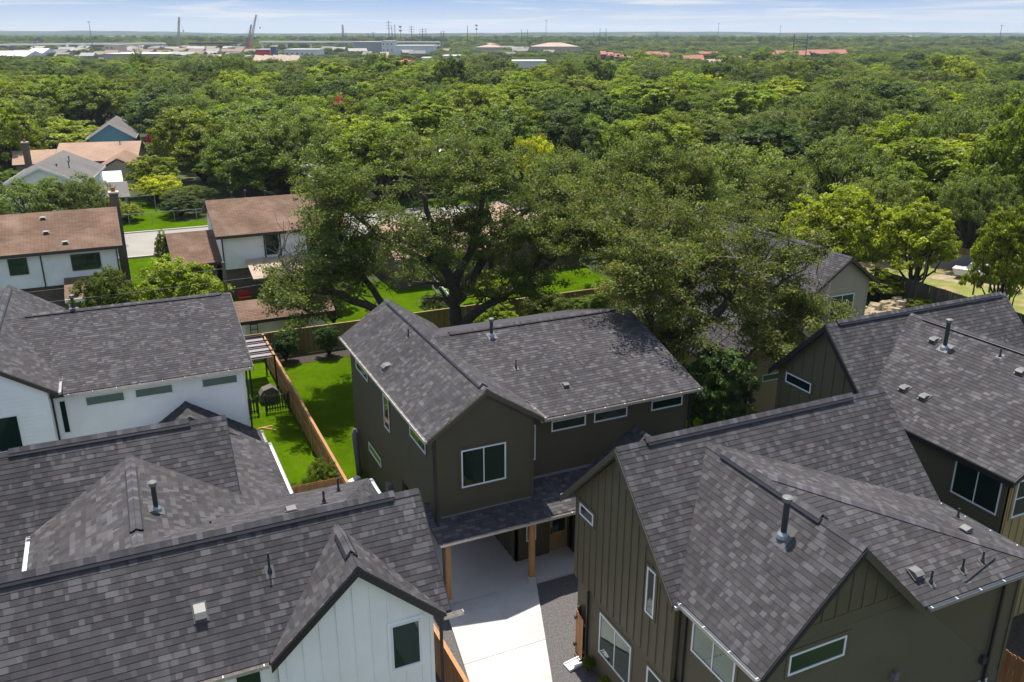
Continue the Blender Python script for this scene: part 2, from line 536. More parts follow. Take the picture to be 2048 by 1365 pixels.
class Roof:
    def __init__(self, root, under='olive_trim', fascia='black_trim', seed=1):
        self.root = root; self.deck = MB(); self.tabs = []; self.caps = []
        self.under = under; self.fascia = fascia; self.r = random.Random(seed)
        self.polys = []
        self.fas = []; self.vents = []
        ROOFS.append(self)

    def plane(self, pts, shingles=True, th=0.13):
        pts = [Vector(p) for p in pts]
        n = Vector((0, 0, 0))
        for i in range(len(pts)): n += pts[i].cross(pts[(i + 1) % len(pts)])
        n.normalize()
        if n.z < 0: n = -n; pts = pts[::-1]
        self.deck.prism(pts, Vector((0, 0, -th)))
        self.polys.append(pts)
        if not shingles: return
        h = Vector((0, 0, 1)).cross(n).normalized()
        s = n.cross(h).normalized()
        if s.z < 0: s = -s; h = -h
        o = pts[0]
        uv = [((p - o).dot(h), (p - o).dot(s)) for p in pts]
        if area(uv) < 0: uvc = uv[::-1]
        else: uvc = uv
        us = [q[0] for q in uv]; vs_ = [q[1] for q in uv]
        v = min(vs_); r = self.r
        while v < max(vs_) - 0.01:
            u = min(us) - r.random() * 0.4
            v1 = v + EXPO
            while u < max(us):
                wd = r.choice(TW)
                rect = [(u, v), (u + wd, v), (u + wd, v1), (u, v1)]
                c = clip_convex(rect, uvc)
                if len(c) >= 3 and abs(area(c)) > 0.0012:
                    si = shade_pick(r)
                    full = abs(area(c) - wd * EXPO) < 1e-5
                    cen = o + h * (u + wd / 2) + s * (v + EXPO / 2) + n * 0.02
                    self.tabs.append((cen, full, c, o, h, s, n, v, si, wd, u))
                u += wd + 0.0
            v = v1

    def edge(self, p, q, n, mat_=None, w=0.035, h=0.2, drop=0.0):
        """fascia / rake board under a roof edge"""
        self.fas.append((Vector(p), Vector(q), Vector(n), w, h, drop, mat_))

    def ridge(self, p, q, s1, s2, vent=None):
        """caps along p->q; s1/s2 horizontal outward direction*slope-drop of both flanks; vent=(t0,t1) raised part"""
        self.caps.append((Vector(p), Vector(q), Vector(s1), Vector(s2), vent))


def tab_geo(c, o, h, s, n, v):
    top = []; lo = []
    for (a, b) in c:
        t = (b - v) / EXPO
        base = o + h * a + s * b
        top.append(base + n * (0.018 - 0.011 * t)); lo.append(base + n * 0.002)
    return top, lo


def finish_roofs():
    vv = []; ff = []
    for rf in ROOFS:
        for pts in rf.polys:
            k = len(vv); vv += [tuple(p) for p in pts]; ff.append(tuple(range(k, k + len(pts))))
    bvh = BVHTree.FromPolygons(vv, ff)
    C = Vector((0, 0, CAM_H))
    for rf in ROOFS:
        deck = rf.deck.build('roof', rf.deckmat if hasattr(rf, 'deckmat') else 'shingle_deck', rf.root)
        rf.obj = deck
        off = org(rf.root)
        cand = []
        for i, t in enumerate(rf.tabs):
            if not t[1]: continue
            cen = t[0]; d = cen - C; dist = d.length
            dn = d.normalized()
            if t[6].dot(dn) > 0: continue
            w_ = d.dot(_fw); X = CXP + FPX * d.dot(RT) / w_; Y = CYP - FPX * d.dot(_up) / w_
            if X < 5 or X > 2043 or Y < 5 or Y > 1360: continue
            hit = bvh.ray_cast(C, dn, dist - 0.15)
            if hit[0] is not None: continue
            facing = -t[6].dot(dn)
            cand.append((t[9] * facing / dist ** 2, i))
        cand.sort(reverse=True)
        pick = set(i for _, i in cand[:290])
        rest = MB()
        for i, (cen, full, c, o, h, s, n, v, si, wd, u) in enumerate(rf.tabs):
            if i in pick:
                key = (round(wd, 3), si)
                if key not in _tabmesh:
                    m = MB()
                    a = [(-wd / 2, -EXPO / 2), (wd / 2, -EXPO / 2), (wd / 2, EXPO / 2), (-wd / 2, EXPO / 2)]
                    X = Vector((1, 0, 0)); Yv = Vector((0, 1, 0)); Z = Vector((0, 0, 1))
                    top = [X * p[0] + Yv * p[1] + Z * (0.018 - 0.011 * (p[1] / EXPO + .5)) for p in a]
                    lo = [X * p[0] + Yv * p[1] + Z * 0.002 for p in a]
                    m.add(top + lo, [(0, 1, 2, 3), (0, 4, 5, 1), (1, 5, 6, 2), (2, 6, 7, 3), (3, 7, 4, 0), (7, 6, 5, 4)], (SHADES[si],) * 3)
                    _tabmesh[key] = m.mesh('shingle', 'shingle')
                ob = bpy.data.objects.new('shingle', _tabmesh[key])
                p = o + h * (u + wd / 2) + s * (v + EXPO / 2) - off
                nn = h.cross(s)
                hh = h if nn.dot(n) > 0 else -h
                M = Matrix((( hh.x, s.x, n.x, p.x), (hh.y, s.y, n.y, p.y), (hh.z, s.z, n.z, p.z), (0, 0, 0, 1)))
                ob.matrix_basis = M
                ob.parent = deck
                COL.objects.link(ob)
            else:
                top, lo = tab_geo(c, o, h, s, n, v)
                k = len(c)
                # wind so the top faces along n
                nrm = Vector((0, 0, 0))
                for j in range(k): nrm += (top[j] - top[0]).cross(top[(j + 1) % k] - top[0])
                if nrm.dot(n) < 0: top = top[::-1]; lo = lo[::-1]
                F = [tuple(range(k))]
                for j in range(k):
                    F.append((j, j + k, (j + 1) % k + k, (j + 1) % k))
                rest.add(top + lo, F, warm(SHADES[si] * rf.r.uniform(0.93, 1.07), rf.r))
        if rest.v:
            rest.build('shingles', 'shingle', deck, kind='stuff')
        # ridge caps
        capm = {}
        for (p, q, s1, s2, vent) in rf.caps:
            Lr = (q - p).length; d = (q - p).normalized(); k = int(Lr / 0.15)
            zup = Vector((0, 0, 1))
            if vent:
                a = p + d * (vent[0] * Lr); b = p + d * (vent[1] * Lr)
                vb = MB()
                for sd in (s1, s2):
                    e = sd.normalized()
                    nrm = d.cross(e)
                    if nrm.z < 0: nrm = -nrm
                    nrm.normalize()
                    vb.obox(a + nrm * 0.012, b - a, e * 0.172, nrm * 0.066)
                vb.build('ridge_vent', 'black_trim', deck)
            for j in range(k):
                t = (j + .5) / k
                cz_ = 1 / math.sqrt(1 + s1.z ** 2 / max(1e-6, s1.x ** 2 + s1.y ** 2))
                up = 0.088 / cz_ if vent and vent[0] <= t <= vent[1] else 0.024 / cz_
                si = shade_pick(rf.r)
                key = (round(s1.x, 3), round(s1.y, 3), round(s1.z, 3), round(s2.z, 3), round(s2.x, 3), round(d.x, 3), si)
                if key not in capm:
                    m = MB()
                    ln = 0.5 * 0.158
                    for sd in (s1, s2):
                        e = sd.normalized() * 0.16
                        nrm = d.cross(e).normalized()
                        if nrm.z < 0: nrm = -nrm
                        P0 = -d * ln; P1 = d * ln
                        A = [P0, P1, P1 + e, P0 + e]
                        hh = [0.004, 0.007, 0.007, 0.004]
                        top = [a_ + (nrm + zup).normalized() * (0.01 + hh[i]) if i < 2 else a_ + nrm * hh[i] for i, a_ in enumerate(A)]
                        lo = [a_ - nrm * 0.012 for a_ in A]
                        F = [(0, 1, 2, 3), (3, 2, 6, 7), (0, 3, 7, 4), (1, 5, 6, 2)]
                        nn = (top[1] - top[0]).cross(top[2] - top[0])
                        if nn.dot(nrm) < 0: F = [f[::-1] for f in F]
                        m.add(top + lo, F, (SHADES[si] * 1.22, SHADES[si] * 1.22, SHADES[si] * 1.28))
                    capm[key] = m.mesh('ridge_cap', 'shingle')
                ob = bpy.data.objects.new('ridge_cap', capm[key])
                ob.location = p + d * (t * Lr) + Vector((0, 0, up)) - off
                ob.parent = deck; COL.objects.link(ob)
        for (p, q, n, w_, h_, drop, mm) in rf.fas:
            m = MB()
            dd = q - p
            m.obox(p + n * 0.002 - Vector((0, 0, drop + 0.012)), dd, n * w_, Vector((0, 0, -h_)))
            m.build('fascia', mm or rf.fascia, rf.root)


# ------------------------------------------------------------------ walls, windows, fittings
class Wall:
    """o=(x,y) base point, d=unit horizontal direction, n=outward normal, poly = convex [(s,z)]"""
    def __init__(self, root, o, d, n, poly, m, style='lap', expo=0.18, z0=None, name='wall'):
        self.o = Vector((o[0], o[1], 0)); self.d = Vector((d[0], d[1], 0)).normalized(); self.n = Vector((n[0], n[1], 0)).normalized()
        self.root = root; self.m = m
        self.P = lambda s, z, e=0.0: self.o + self.d * s + Vector((0, 0, z)) + self.n * e
        mb = MB(); mb.prism([self.P(s, z) for s, z in poly], -self.n * 0.12)
        self.obj = mb.build(name, m, root)
        zs = [p[1] for p in poly]; ss = [p[0] for p in poly]
        if style == 'lap':
            z = min(zs)
            while z < max(zs) - 0.02:
                c = clip_convex([(min(ss) - 1, z), (max(ss) + 1, z), (max(ss) + 1, z + expo), (min(ss) - 1, z + expo)], poly)
                if len(c) >= 3:
                    b = MB(); k = len(c)
                    top = [self.P(s, zz, 0.036 - 0.031 * (zz - z) / expo) for s, zz in c]
                    lo = [self.P(s, zz, 0.001) for s, zz in c]
                    nrm = Vector((0, 0, 0))
                    for j in range(k): nrm += (top[j] - top[0]).cross(top[(j + 1) % k] - top[0])
                    if nrm.dot(self.n) < 0: top = top[::-1]; lo = lo[::-1]
                    b.add(top + lo, [tuple(range(k))] + [(j, j + k, (j + 1) % k + k, (j + 1) % k) for j in range(k)])
                    b.build('siding_board', m, self.obj)
                z += expo
        elif style == 'batten':
            s = min(ss) + 0.2
            while s < max(ss) - 0.03:
                c = clip_convex([(s, min(zs) - 1), (s + 0.06, min(zs) - 1), (s + 0.06, max(zs) + 1), (s, max(zs) + 1)], poly)
                if len(c) >= 3:
                    b = MB(); b.prism([self.P(a, z, 0.001) for a, z in c], self.n * 0.032)
                    b.build('batten', m, self.obj)
                s += expo if expo > 0.25 else 0.41

    def board(self, s0, z0, s1, z1, w=0.14, e=0.04, m=None, name='trim_board'):
        """a trim board running from (s0,z0) to (s1,z1)"""
        a = self.P(s0, z0, 0.001); b = self.P(s1, z1, 0.001); dd = (b - a).normalized(); pr = dd.cross(self.n).normalized()
        mb = MB(); mb.obox(a - pr * w / 2, b - a, pr * w, self.n * e)
        return mb.build(name, m or self.m, self.obj)

    def window(self, s0, s1, z0, z1, mull=0, casing=True, fm='vinyl_white', rail=False):
        if s0 > s1: s0, s1 = s1, s0
        f = 0.055; e0, e1 = 0.001, 0.062
        mb = MB()
        for a, b, c, d in ((s0, s1, z1 - f, z1), (s0, s1, z0, z0 + f), (s0, s0 + f, z0 + f, z1 - f), (s1 - f, s1, z0 + f, z1 - f)):
            mb.obox(self.P(a, c, e0), self.d * (b - a), Vector((0, 0, d - c)), self.n * (e1 - e0))
        win = mb.build('window', fm, self.root)
        k = mull + 1; W = (s1 - s0 - 2 * f) / k
        for i in range(k):
            a = s0 + f + W * i + (0.02 if i else 0); b = s0 + f + W * (i + 1) - (0.02 if i < k - 1 else 0)
            p = MB(); p.obox(self.P(a, z0 + f, e0), self.d * (b - a), Vector((0, 0, z1 - z0 - 2 * f)), self.n * 0.036)
            p.build('pane', 'glass', win)
            if i < k - 1:
                q = MB(); q.obox(self.P(b, z0 + f, e0), self.d * 0.04, Vector((0, 0, z1 - z0 - 2 * f)), self.n * 0.052)
                q.build('mullion', fm, win)
        if rail:
            q = MB(); zc = (z0 + z1) / 2; q.obox(self.P(s0 + f, zc - .02, 0.032), self.d * (s1 - s0 - 2 * f), Vector((0, 0, 0.04)), self.n * 0.018)
            q.build('mullion', fm, win)
        if casing:
            g = 0.09; q = MB()
            for a, b, c, d in ((s0 - g, s1 + g, z1 + .001, z1 + g), (s0 - g, s1 + g, z0 - g, z0 - .001), (s0 - g, s0 - .001, z0, z1), (s1 + .001, s1 + g, z0, z1)):
                q.obox(self.P(a, c, e0), self.d * (b - a), Vector((0, 0, d - c)), self.n * 0.044)
            q.build('casing', self.m, win)
        return win


def gutter(root, p, q, n, w=0.12, h=0.1, m='gutter_metal'):
    p = Vector(p); q = Vector(q); n = Vector(n); d = q - p; up = Vector((0, 0, 1))
    p = p + n * 0.01 - up * 0.02
    mb = MB(); t = 0.006
    mb.obox(p - up * h, d, n * w, up * t)
    mb.obox(p - up * (h - t), d, n * t, up * (h - t))
    mb.obox(p + n * (w - t) - up * (h - t), d, n * t, up * (h - t + 0.01))
    mb.obox(p - up * (h - t), d.normalized() * t, n * w, up * (h - t))
    mb.obox(q - d.normalized() * t - up * (h - t), d.normalized() * t, n * w, up * (h - t))
    g = mb.build('gutter', m, root)
    k = max(1, int(d.length / 0.9))
    for i in range(k + 1):
        a = p + d * (0.02 + 0.96 * i / k)
        b = MB(); b.obox(a - up * 0.012, d.normalized() * 0.025, n * w, up * 0.012)
        b.build('hanger', 'vinyl_white', g)


def downspout(root, x, y, z0, z1, m='black_trim', n=(0, -1)):
    mb = MB(); mb.box(x - .04, x + .04, y - .035, y + .035, z0 + 0.12, z1)
    mb.obox((x - .04, y - .035, z0 + 0.04), (0.08, 0, 0), (n[0] * .25, n[1] * .25, -0.02), (0, 0, 0.09))
    mb.build('downspout', m, root)


def pipe(rf_root, x, y, z, L=0.42, r=0.035, cap=0, slope=(0, 1.0), name='vent_pipe'):
    """plumbing vent / flue with its boot; slope = gradient of the roof"""
    mb = MB(); p = Vector((x, y, z))
    mb.tube([p, p + Vector((0, 0, L))], r, 10)
    o = mb.build(name, 'pipe_dark', rf_root, smooth=False)
    b = MB(); b.tube([p - Vector((0, 0, .03)), p + Vector((0, 0, .07)), p + Vector((0, 0, .14))], [r * 2.2, r * 1.9, r * 1.1], 10)
    b.build('boot', 'pipe_dark' if not cap else 'flashing', o)
    f = MB(); hx = r * 2.3 + .04
    c = [(-hx, -hx * 1.2), (hx, -hx * 1.2), (hx, hx), (-hx, hx)]
    f.prism([Vector((x + a, y + b_, z + a * slope[0] + b_ * slope[1] + 0.026)) for a, b_ in c], Vector((0, 0, 0.004)))
    f.build('flashing_plate', 'plate_grey', o)
    if cap:
        t = MB(); q = p + Vector((0, 0, L))
        t.tube([q - Vector((0, 0, .14)), q - Vector((0, 0, .12)), q - Vector((0, 0, .02)), q, q + Vector((0, 0, .03))], [r, r * 1.5, r * 1.5, r * 1.75, r * 1.1], 14)
        t.build('cap', 'vent_grey', o)
    return o


def hoodvent(root, x, y, z, g, w=0.26, d=0.3):
    """low metal exhaust hood on a slope; g = gradient of the roof, opening down-slope"""
    g = Vector((g[0], g[1])); gl = max(g.length, 0.01); u = Vector((g[0] / gl, g[1] / gl, gl)).normalized()  # up-slope
    s = Vector((-g[1] / gl, g[0] / gl, 0)); n = s.cross(u).normalized()
    if n.z < 0: n = -n
    p = Vector((x, y, z))
    f = MB(); f.obox(p - s * (w * .66) - u * (d * .62) + n * 0.026, s * (w * 1.32), u * (d * 1.24), n * 0.006)
    o = f.build('roof_vent', 'plate_grey', root)
    h = MB()
    prof = [(-d / 2, 0.05), (-d / 2, 0.15), (-d * .1, 0.17), (d / 2, 0.05)]
    h.prism([p - s * (w / 2) + u * a + n * b for a, b in prof], s * w)
    h.build('hood', 'vent_grey', o)
    k = MB(); k.obox(p - s * (w / 2 - .015) - u * (d / 2 + .004) + n * 0.032, s * (w - .03), u * d * .8, n * 0.06)
    k.build('screen', 'far_dark', o)


def box_house_fill(root, x0, x1, y0, y1, z1, m):
    """plain outer walls for the sides no one sees from here"""
    mb = MB(); mb.box(x0, x1, y0, y1, 0, z1)
    return mb.build('wall', m, root)

# ------------------------------------------------------------------ ground
def sheet(name, pts, z, m, label=None, th=0.0):
    mb = MB()
    if th: mb.prism([(x, y, z) for x, y in pts], Vector((0, 0, -th)))
    else: mb.add([(x, y, z) for x, y in pts], [tuple(range(len(pts)))])
    o = mb.build(name, m); o['kind'] = 'structure'
    return o


def rect(x0, x1, y0, y1): return [(x0, y0), (x1, y0), (x1, y1), (x0, y1)]


def build_ground():
    # one sheet to the horizon, finer near by
    mb = MB()
    xs = [-20000, -3000, -600, 0, 600, 3000, 20000]; ys = [-6000, -200, 300, 1200, 4000, 22000]
    for y in ys:
        for x in xs: mb.v.append((x, y, -0.03))
    for j in range(len(ys) - 1):
        for i in range(len(xs) - 1):
            a = j * len(xs) + i
            mb.f.append((a, a + 1, a + 1 + len(xs), a + len(xs))); mb.c.append(1.0)
    o = mb.build('ground', 'ground_mat'); o['kind'] = 'structure'


build_ground()
sheet('lawn', rect(7.75, 30.0, 33.6, 57.45), 0.004, 'lawn')                 # behind the centre house
sheet('lawn', rect(-9, 7.75, 35.6, 57.45), 0.006, 'lawn')                    # yard of the white house
sheet('lawn', rect(-4, 40, 57.6, 73.5), 0.004, 'lawn')                      # neighbours' lawns
sheet('lawn', rect(-60, 60, 86.0, 91.6), 0.004, 'lawn')
sheet('lawn', rect(-0.2, 9.0, 73.5, 88.0), 0.008, 'lawn')
sheet('verge', rect(-200, 200, 104.6, 109.0), 0.006, 'lawn')
sheet('lawn', rect(-2, 6, 109.0, 124), 0.008, 'lawn')
sheet('street', rect(-260, 260, 92.2, 104.2), 0.012, 'road_mat')
for yy in (91.9, 104.2):
    sheet('kerb', rect(-260, 260, yy, yy + 0.32), 0.13, 'kerb_mat', th=0.13)
sheet('flower_bed', rect(7.9, 20, 55.6, 57.4), 0.02, 'soil')
sheet('gravel_bed', rect(7.0, 16.2, 10, 27.1), 0.002, 'gravel')
sheet('side_path', rect(7.8, 9.6, 26.9, 33.6), 0.010, 'gravel')
sheet('yard', rect(-12, 7.0, 14, 19), 0.003, 'dry_grass')
sheet('yard', rect(23, 40, 2, 22), 0.002, 'soil')
sheet('yard', rect(59.0, 72.3, 34, 61), 0.004, 'dry_grass')
sheet('bare_patch', [(66.5, 53.5), (70.5, 46.5), (72, 48), (71.5, 54)], 0.012, 'bare_soil')
# carport slab and tapering driveway
sheet('carport_slab', rect(9.25, 13.4, 26.65, 34.5), 0.10, 'concrete_slab', th=0.1)
sheet('porch_slab', rect(13.402, 17.0, 26.55, 28.9), 0.10, 'concrete_slab', th=0.1)


def driveway():
    L0, L1 = (9.42, 26.65), (8.05, 18.2)      # left edge
    R0, R1 = (13.40, 26.65), (10.2, 18.2)      # right edge
    root = thing('driveway', 'pale concrete driveway narrowing away from the carport', 'driveway', (11, 24, 0))
    root['kind'] = 'structure'
    del root['category']

    def at(t, a, b): return (a[0] + (b[0] - a[0]) * t, a[1] + (b[1] - a[1]) * t)
    cuts = [0, 0.40, 0.80, 1.0]
    for i in range(3):
        g = 0.0012
        a, b = at(cuts[i] + g, L0, L1), at(cuts[i + 1] - g, L0, L1)
        c, d = at(cuts[i + 1] - g, R0, R1), at(cuts[i] + g, R0, R1)
        mb = MB(); mb.prism([(*a, 0.09), (*b, 0.09), (*c, 0.09), (*d, 0.09)], Vector((0, 0, -0.1)))
        mb.build('slab', 'concrete', root)
    mb = MB(); mb.prism([(*L0, 0.06), (*L1, 0.06), (*R1, 0.06), (*R0, 0.06)], Vector((0, 0, -0.05)))
    mb.build('joint', 'concrete_joint', root)


driveway()
sheet('shared_drive', rect(8.0, 12.2, 2, 18.17), 0.09, 'concrete', th=0.1)


# ------------------------------------------------------------------ the two houses of one plan
def plan_c(dx, dy, label, siding, trim, porch, right_siding=None, seed=1, full=True):
    root = thing('house', label, 'house', (11.6 + dx, 34 + dy, 0))
    rf = Roof(root, seed=seed)
    P = lambda x, y, z: Vector((x + dx, y + dy, z))
    zr, ze, xr, x0, x1, yf, yb = 8.55, 6.93, 11.67, 9.24, 14.1, 27.48, 40.4
    rf.plane([P(x0, yf, ze), P(xr, yf, zr), P(xr, yb, zr), P(x0, yb, ze)])
    rf.plane([P(xr, yf, zr), P(x1, yf, ze), P(x1, yb, ze), P(xr, yb, zr)])
    g = 0.306; ZR = 8.43; YR = 34.4; YE = 28.2; ZE = ZR - g * (YR - YE); XR = 22.2; XS = xr + (zr - ZR) / 0.667
    rf.plane([P(XS, YR, ZR), P(XS, YE, ZE), P(XR, YE, ZE), P(XR, YR, ZR)])
    rf.plane([P(XS, YR, ZR), P(XR, YR, ZR), P(XR, YR + 6.2, ZE), P(XS, YR + 6.2, ZE)], shingles=False)
    s = 0.667
    rf.ridge(P(xr, yf, zr), P(xr, yb, zr), (-1, 0, -s), (1, 0, -s), vent=(0.03, 0.96))
    rf.ridge(P(XS, YR, ZR), P(XR, YR, ZR), (0, -1, -g), (0, 1, -g), vent=(0.09, 0.95))
    # gable porch roof and the low carport roof
    gx, gz, ge = 19.08, 5.14, 3.02
    pl, pr_ = 15.9, 22.25
    if full:
        rf.plane([P(9.2, 26.45, 3.1), P(17.5, 26.45, 3.1), P(17.5, 28.6, 3.64), P(9.2, 28.6, 3.64)])
    rf.plane([P(pl, 26.7, ge), P(gx, 26.7, gz), P(gx, 28.6, gz), P(pl, 28.6, ge)])
    rf.plane([P(gx, 26.7, gz), P(pr_, 26.7, ge), P(pr_, 28.6, ge), P(gx, 28.6, gz)])
    rf.ridge(P(gx, 26.7, gz), P(gx, 28.58, gz), (-1, 0, -.667), (1, 0, -.667))
    for a, b in ((P(pl, 26.7, ge), P(gx, 26.7, gz)), (P(gx, 26.7, gz), P(pr_, 26.7, ge))):
        rf.edge(a, b, (0, -1, 0), 'black_trim', h=.16)
    n = Vector((0, -1, 0))
    for a, b in ((P(x0, yf, ze), P(xr, yf, zr)), (P(xr, yf, zr), P(x1, yf, ze))):
        rf.edge(a, b, n, trim, h=.19)
    for a, b in ((P(x0, yb, ze), P(xr, yb, zr)), (P(xr, yb, zr), P(x1, yb, ze))):
        rf.edge(a, b, (0, 1, 0), trim, h=.19)
    rf.edge(P(XR, YE, ZE), P(XR, YR, ZR), (1, 0, 0), trim)
    rf.edge(P(XR, YR, ZR), P(XR, YR + 6.2, ZE), (1, 0, 0), trim)
    gutter(root, P(x0, yf, ze), P(x0, yb, ze), (-1, 0, 0))
    gutter(root, P(x1, yf, ze), P(x1, 29.5, ze), (1, 0, 0))
    gutter(root, P(14.25, YE, ZE), P(XR, YE, ZE), (0, -1, 0))
    gutter(root, P(pr_, 26.7, ge), P(pr_, 28.6, ge), (1, 0, 0))
    if full:
        gutter(root, P(9.2, 26.45, 3.1), P(15.9, 26.45, 3.1), (0, -1, 0))
        f = MB()
        f.obox(P(9.6, 27.60, 3.41), (4.1, 0, 0), (0, .03, 0), (0, 0, .10))
        f.obox(P(13.72, 28.56, 3.63), (4.2, 0, 0), (0, .03, 0), (0, 0, .12))
        f.build('flashing', 'flashing', root)
    # walls: gable wing front, side, recessed wing front
    ap = zr - 0.16
    W1 = Wall(root, (9.6 + dx, 27.63 + dy), (1, 0), (0, -1),
              [(0, 3.3), (4.1, 3.3), (4.1, ze - 0.02 + 0.13), (2.07, ap), (0, ze + 0.13)], siding, 'lap')
    W1.board(0.05, 3.3, 0.05, ze, 0.1, 0.042); W1.board(4.05, 3.3, 4.05, ze, 0.1, 0.042)
    W1.window(1.0, 2.88, 4.56, 6.17, mull=1)
    W2 = Wall(root, (9.6 + dx, 40.1 + dy), (0, -1), (-1, 0), [(0, 0), (7.8, 0), (7.8, 2.95), (12.47, 2.95), (12.47, 6.9), (0, 6.9)][:0] or
              [(0, 2.95), (12.47, 2.95), (12.47, 6.9), (0, 6.9)], siding, 'lap')
    W2b = Wall(root, (9.6 + dx, 40.1 + dy), (0, -1), (-1, 0), [(0, 0), (7.9, 0), (7.9, 2.949), (0, 2.949)], siding, 'lap')
    f_ = lambda y: 40.1 - y
    W2.window(f_(38.98), f_(36.91), 5.69, 6.15); W2.window(f_(34.41), f_(33.59), 4.5, 6.12); W2.window(f_(30.64), f_(28.72), 5.70, 6.16)
    W2b.window(f_(37.45), f_(35.37), 1.9, 2.36)
    W3 = Wall(root, (13.7 + dx, 28.6 + dy), (1, 0), (0, -1), [(0, 3.3), (8.13, 3.3), (8.13, 6.55), (0, 6.55)], siding, 'lap')
    W3.window(0.24, 0.56, 4.54, 6.14)
    W3.window(1.29, 2.91, 5.66, 6.14); W3.window(3.31, 4.95, 5.68, 6.15); W3.window(6.18, 7.81, 5.68, 6.15)
    W3.board(8.08, 3.3, 8.08, 6.5, 0.1, .042)
    # back, right and inner walls
    box_house_fill(root, 9.75 + dx, 21.7 + dx, 35.2 + dy, 40.05 + dy, 6.6, siding)
    box_house_fill(root, 13.85 + dx, 21.83 + dx, 28.75 + dy, 35.2 + dy, 6.5, siding)
    m = MB(); m.prism([P(21.70, 28.75, 6.5), P(21.70, 34.4, 8.30), P(21.70, 40.05, 6.5)], Vector((.12, 0, 0))); m.build('wall', siding, root)
    m = MB(); m.prism([P(9.75, 40.05, 6.8), P(11.67, 40.05, 8.35), P(13.7, 40.05, 6.8)], Vector((0, -.12, 0))); m.build('wall', siding, root)
    m = MB(); m.prism([P(13.6, 27.75, 3.3), P(13.6, 28.6, 3.3), P(13.6, 28.6, 6.9), P(13.6, 27.75, 6.9)], Vector((.1, 0, 0))); m.build('wall', siding, root)
    m = MB(); m.box(9.75 + dx, 13.6 + dx, 27.76 + dy, 35.2 + dy, 2.95, 3.28); m.build('soffit', trim, root)
    if full:
        W4 = Wall(root, (13.2 + dx, 28.2 + dy), (1, 0), (0, -1), [(0, 0.1), (1.6, 0.1), (1.6, 2.94), (0, 2.94)], siding, 'batten')
        W4.window(0.47, 0.93, 0.98, 1.88)
        W5 = Wall(root, (13.2 + dx, 35.2 + dy), (0, -1), (-1, 0), [(0, 0.1), (7.0, 0.1), (7.0, 2.94), (0, 2.94)], siding, 'batten')
        W6 = Wall(root, (15.78 + dx, 28.5 + dy), (0, -1), (-1, 0), [(0, 0.1), (1.1, 0.1), (1.1, 2.94), (0, 2.94)], siding, 'batten')
        m = MB(); m.box(15.78 + dx, 21.8 + dx, 27.4 + dy, 28.6 + dy, 0, 2.94); m.build('wall', siding, root)
        # door
        d = MB(); d.box(14.86 + dx, 15.7 + dx, 28.30 + dy, 28.36 + dy, 0.1, 2.15); dr = d.build('door', 'door_wood', root)
        d = MB(); d.box(14.98 + dx, 15.58 + dx, 28.285 + dy, 28.30 + dy, 1.0, 2.0); d.build('door_glass', 'glass', dr)
        d = MB(); d.box(14.9 + dx, 14.93 + dx, 28.24 + dy, 28.30 + dy, 0.95, 1.25); d.build('handle', 'black_trim', dr)
        d = MB(); d.box(14.78 + dx, 15.82 + dx, 28.37 + dy, 28.5 + dy, 0.1, 2.94); d.build('wall', siding, root)
        for (x, y) in ((9.62, 26.75), (13.24, 26.75)):
            q = MB(); q.box(x - .1 + dx, x + .1 + dx, y - .1 + dy, y + .1 + dy, 0.32, 2.74); o = q.build('post', 'cedar', root)
            q = MB(); q.box(x - .15 + dx, x + .15 + dx, y - .15 + dy, y + .15 + dy, 0.0, 0.32); q.build('footing', 'concrete', o)
        q = MB(); q.box(9.4 + dx, 16 + dx, 26.66 + dy, 26.84 + dy, 2.74, 2.96); q.build('beam', trim, root)
        q = MB(); q.box(9.3 + dx, 16 + dx, 26.84 + dy, 27.6 + dy, 2.90, 2.95); q.build('soffit', trim, root)
        downspout(root, 9.42 + dx, 26.62 + dy, 0.1, 2.95)
        downspout(root, 9.48 + dx, 27.56 + dy, 3.25, 6.85)
        downspout(root, 21.9 + dx, 28.5 + dy, 0.1, 6.5)
    else:
        m = MB(); m.box(9.75 + dx, 21.83 + dx, 27.9 + dy, 28.75 + dy, 0, 3.2); m.build('wall', siding, root)
        m = MB(); m.prism([P(16.2, 26.95, 3.0), P(22.0, 26.95, 3.0), P(19.08, 26.95, 4.95)], Vector((0, .1, 0))); m.build('wall', siding, root)
        m = MB(); m.box(16.3 + dx, 22.0 + dx, 27.0 + dy, 28.4 + dy, 0, 3.0); m.build('wall', siding, root)
        downspout(root, 13.74 + dx, 28.52 + dy, 3.3, 6.4)
        downspout(root, 21.9 + dx, 28.5 + dy, 0.1, 6.5)
    m = MB(); m.prism([P(9.62, 40.1, 6.6), P(13.68, 40.1, 6.6), P(13.68, 40.1, 6.95), P(9.62, 40.1, 6.95)], Vector((0, -.1, 0))); m.build('wall', siding, root)
    return root, rf


centre, rfC = plan_c(0, 0, 'dark olive two storey house in the middle, with carport and cedar posts', 'dark_siding', 'olive_trim', True, seed=3)
pipe(centre, 14.59, 33.8, 8.25, 0.84, 0.075, cap=1, slope=(0, .306))
pipe(centre, 14.69, 31.38, 7.51, 0.42, 0.03, slope=(0, .306))
hoodvent(centre, 16.27, 29.82, 7.03, (0, .306))
pipe(centre, 11.17, 35.39, 8.22, 0.38, 0.03, slope=(.667, 0))
hoodvent(centre, 9.72 + .1, 34.41, 7.32, (.667, 0), w=.4, d=.36)
# service boxes low on the side wall, and the flashing box over the carport corner
for yy, zz in ((33.9, 1.5), (33.3, 1.0)):
    mb = MB(); mb.box(9.36, 9.56, yy - .18, yy + .18, zz - .35, zz + .35); mb.tube([(9.46, yy, zz - .35), (9.46, yy, .05)], .03, 8)
    mb.build('meter_box', 'pole_grey', centre)

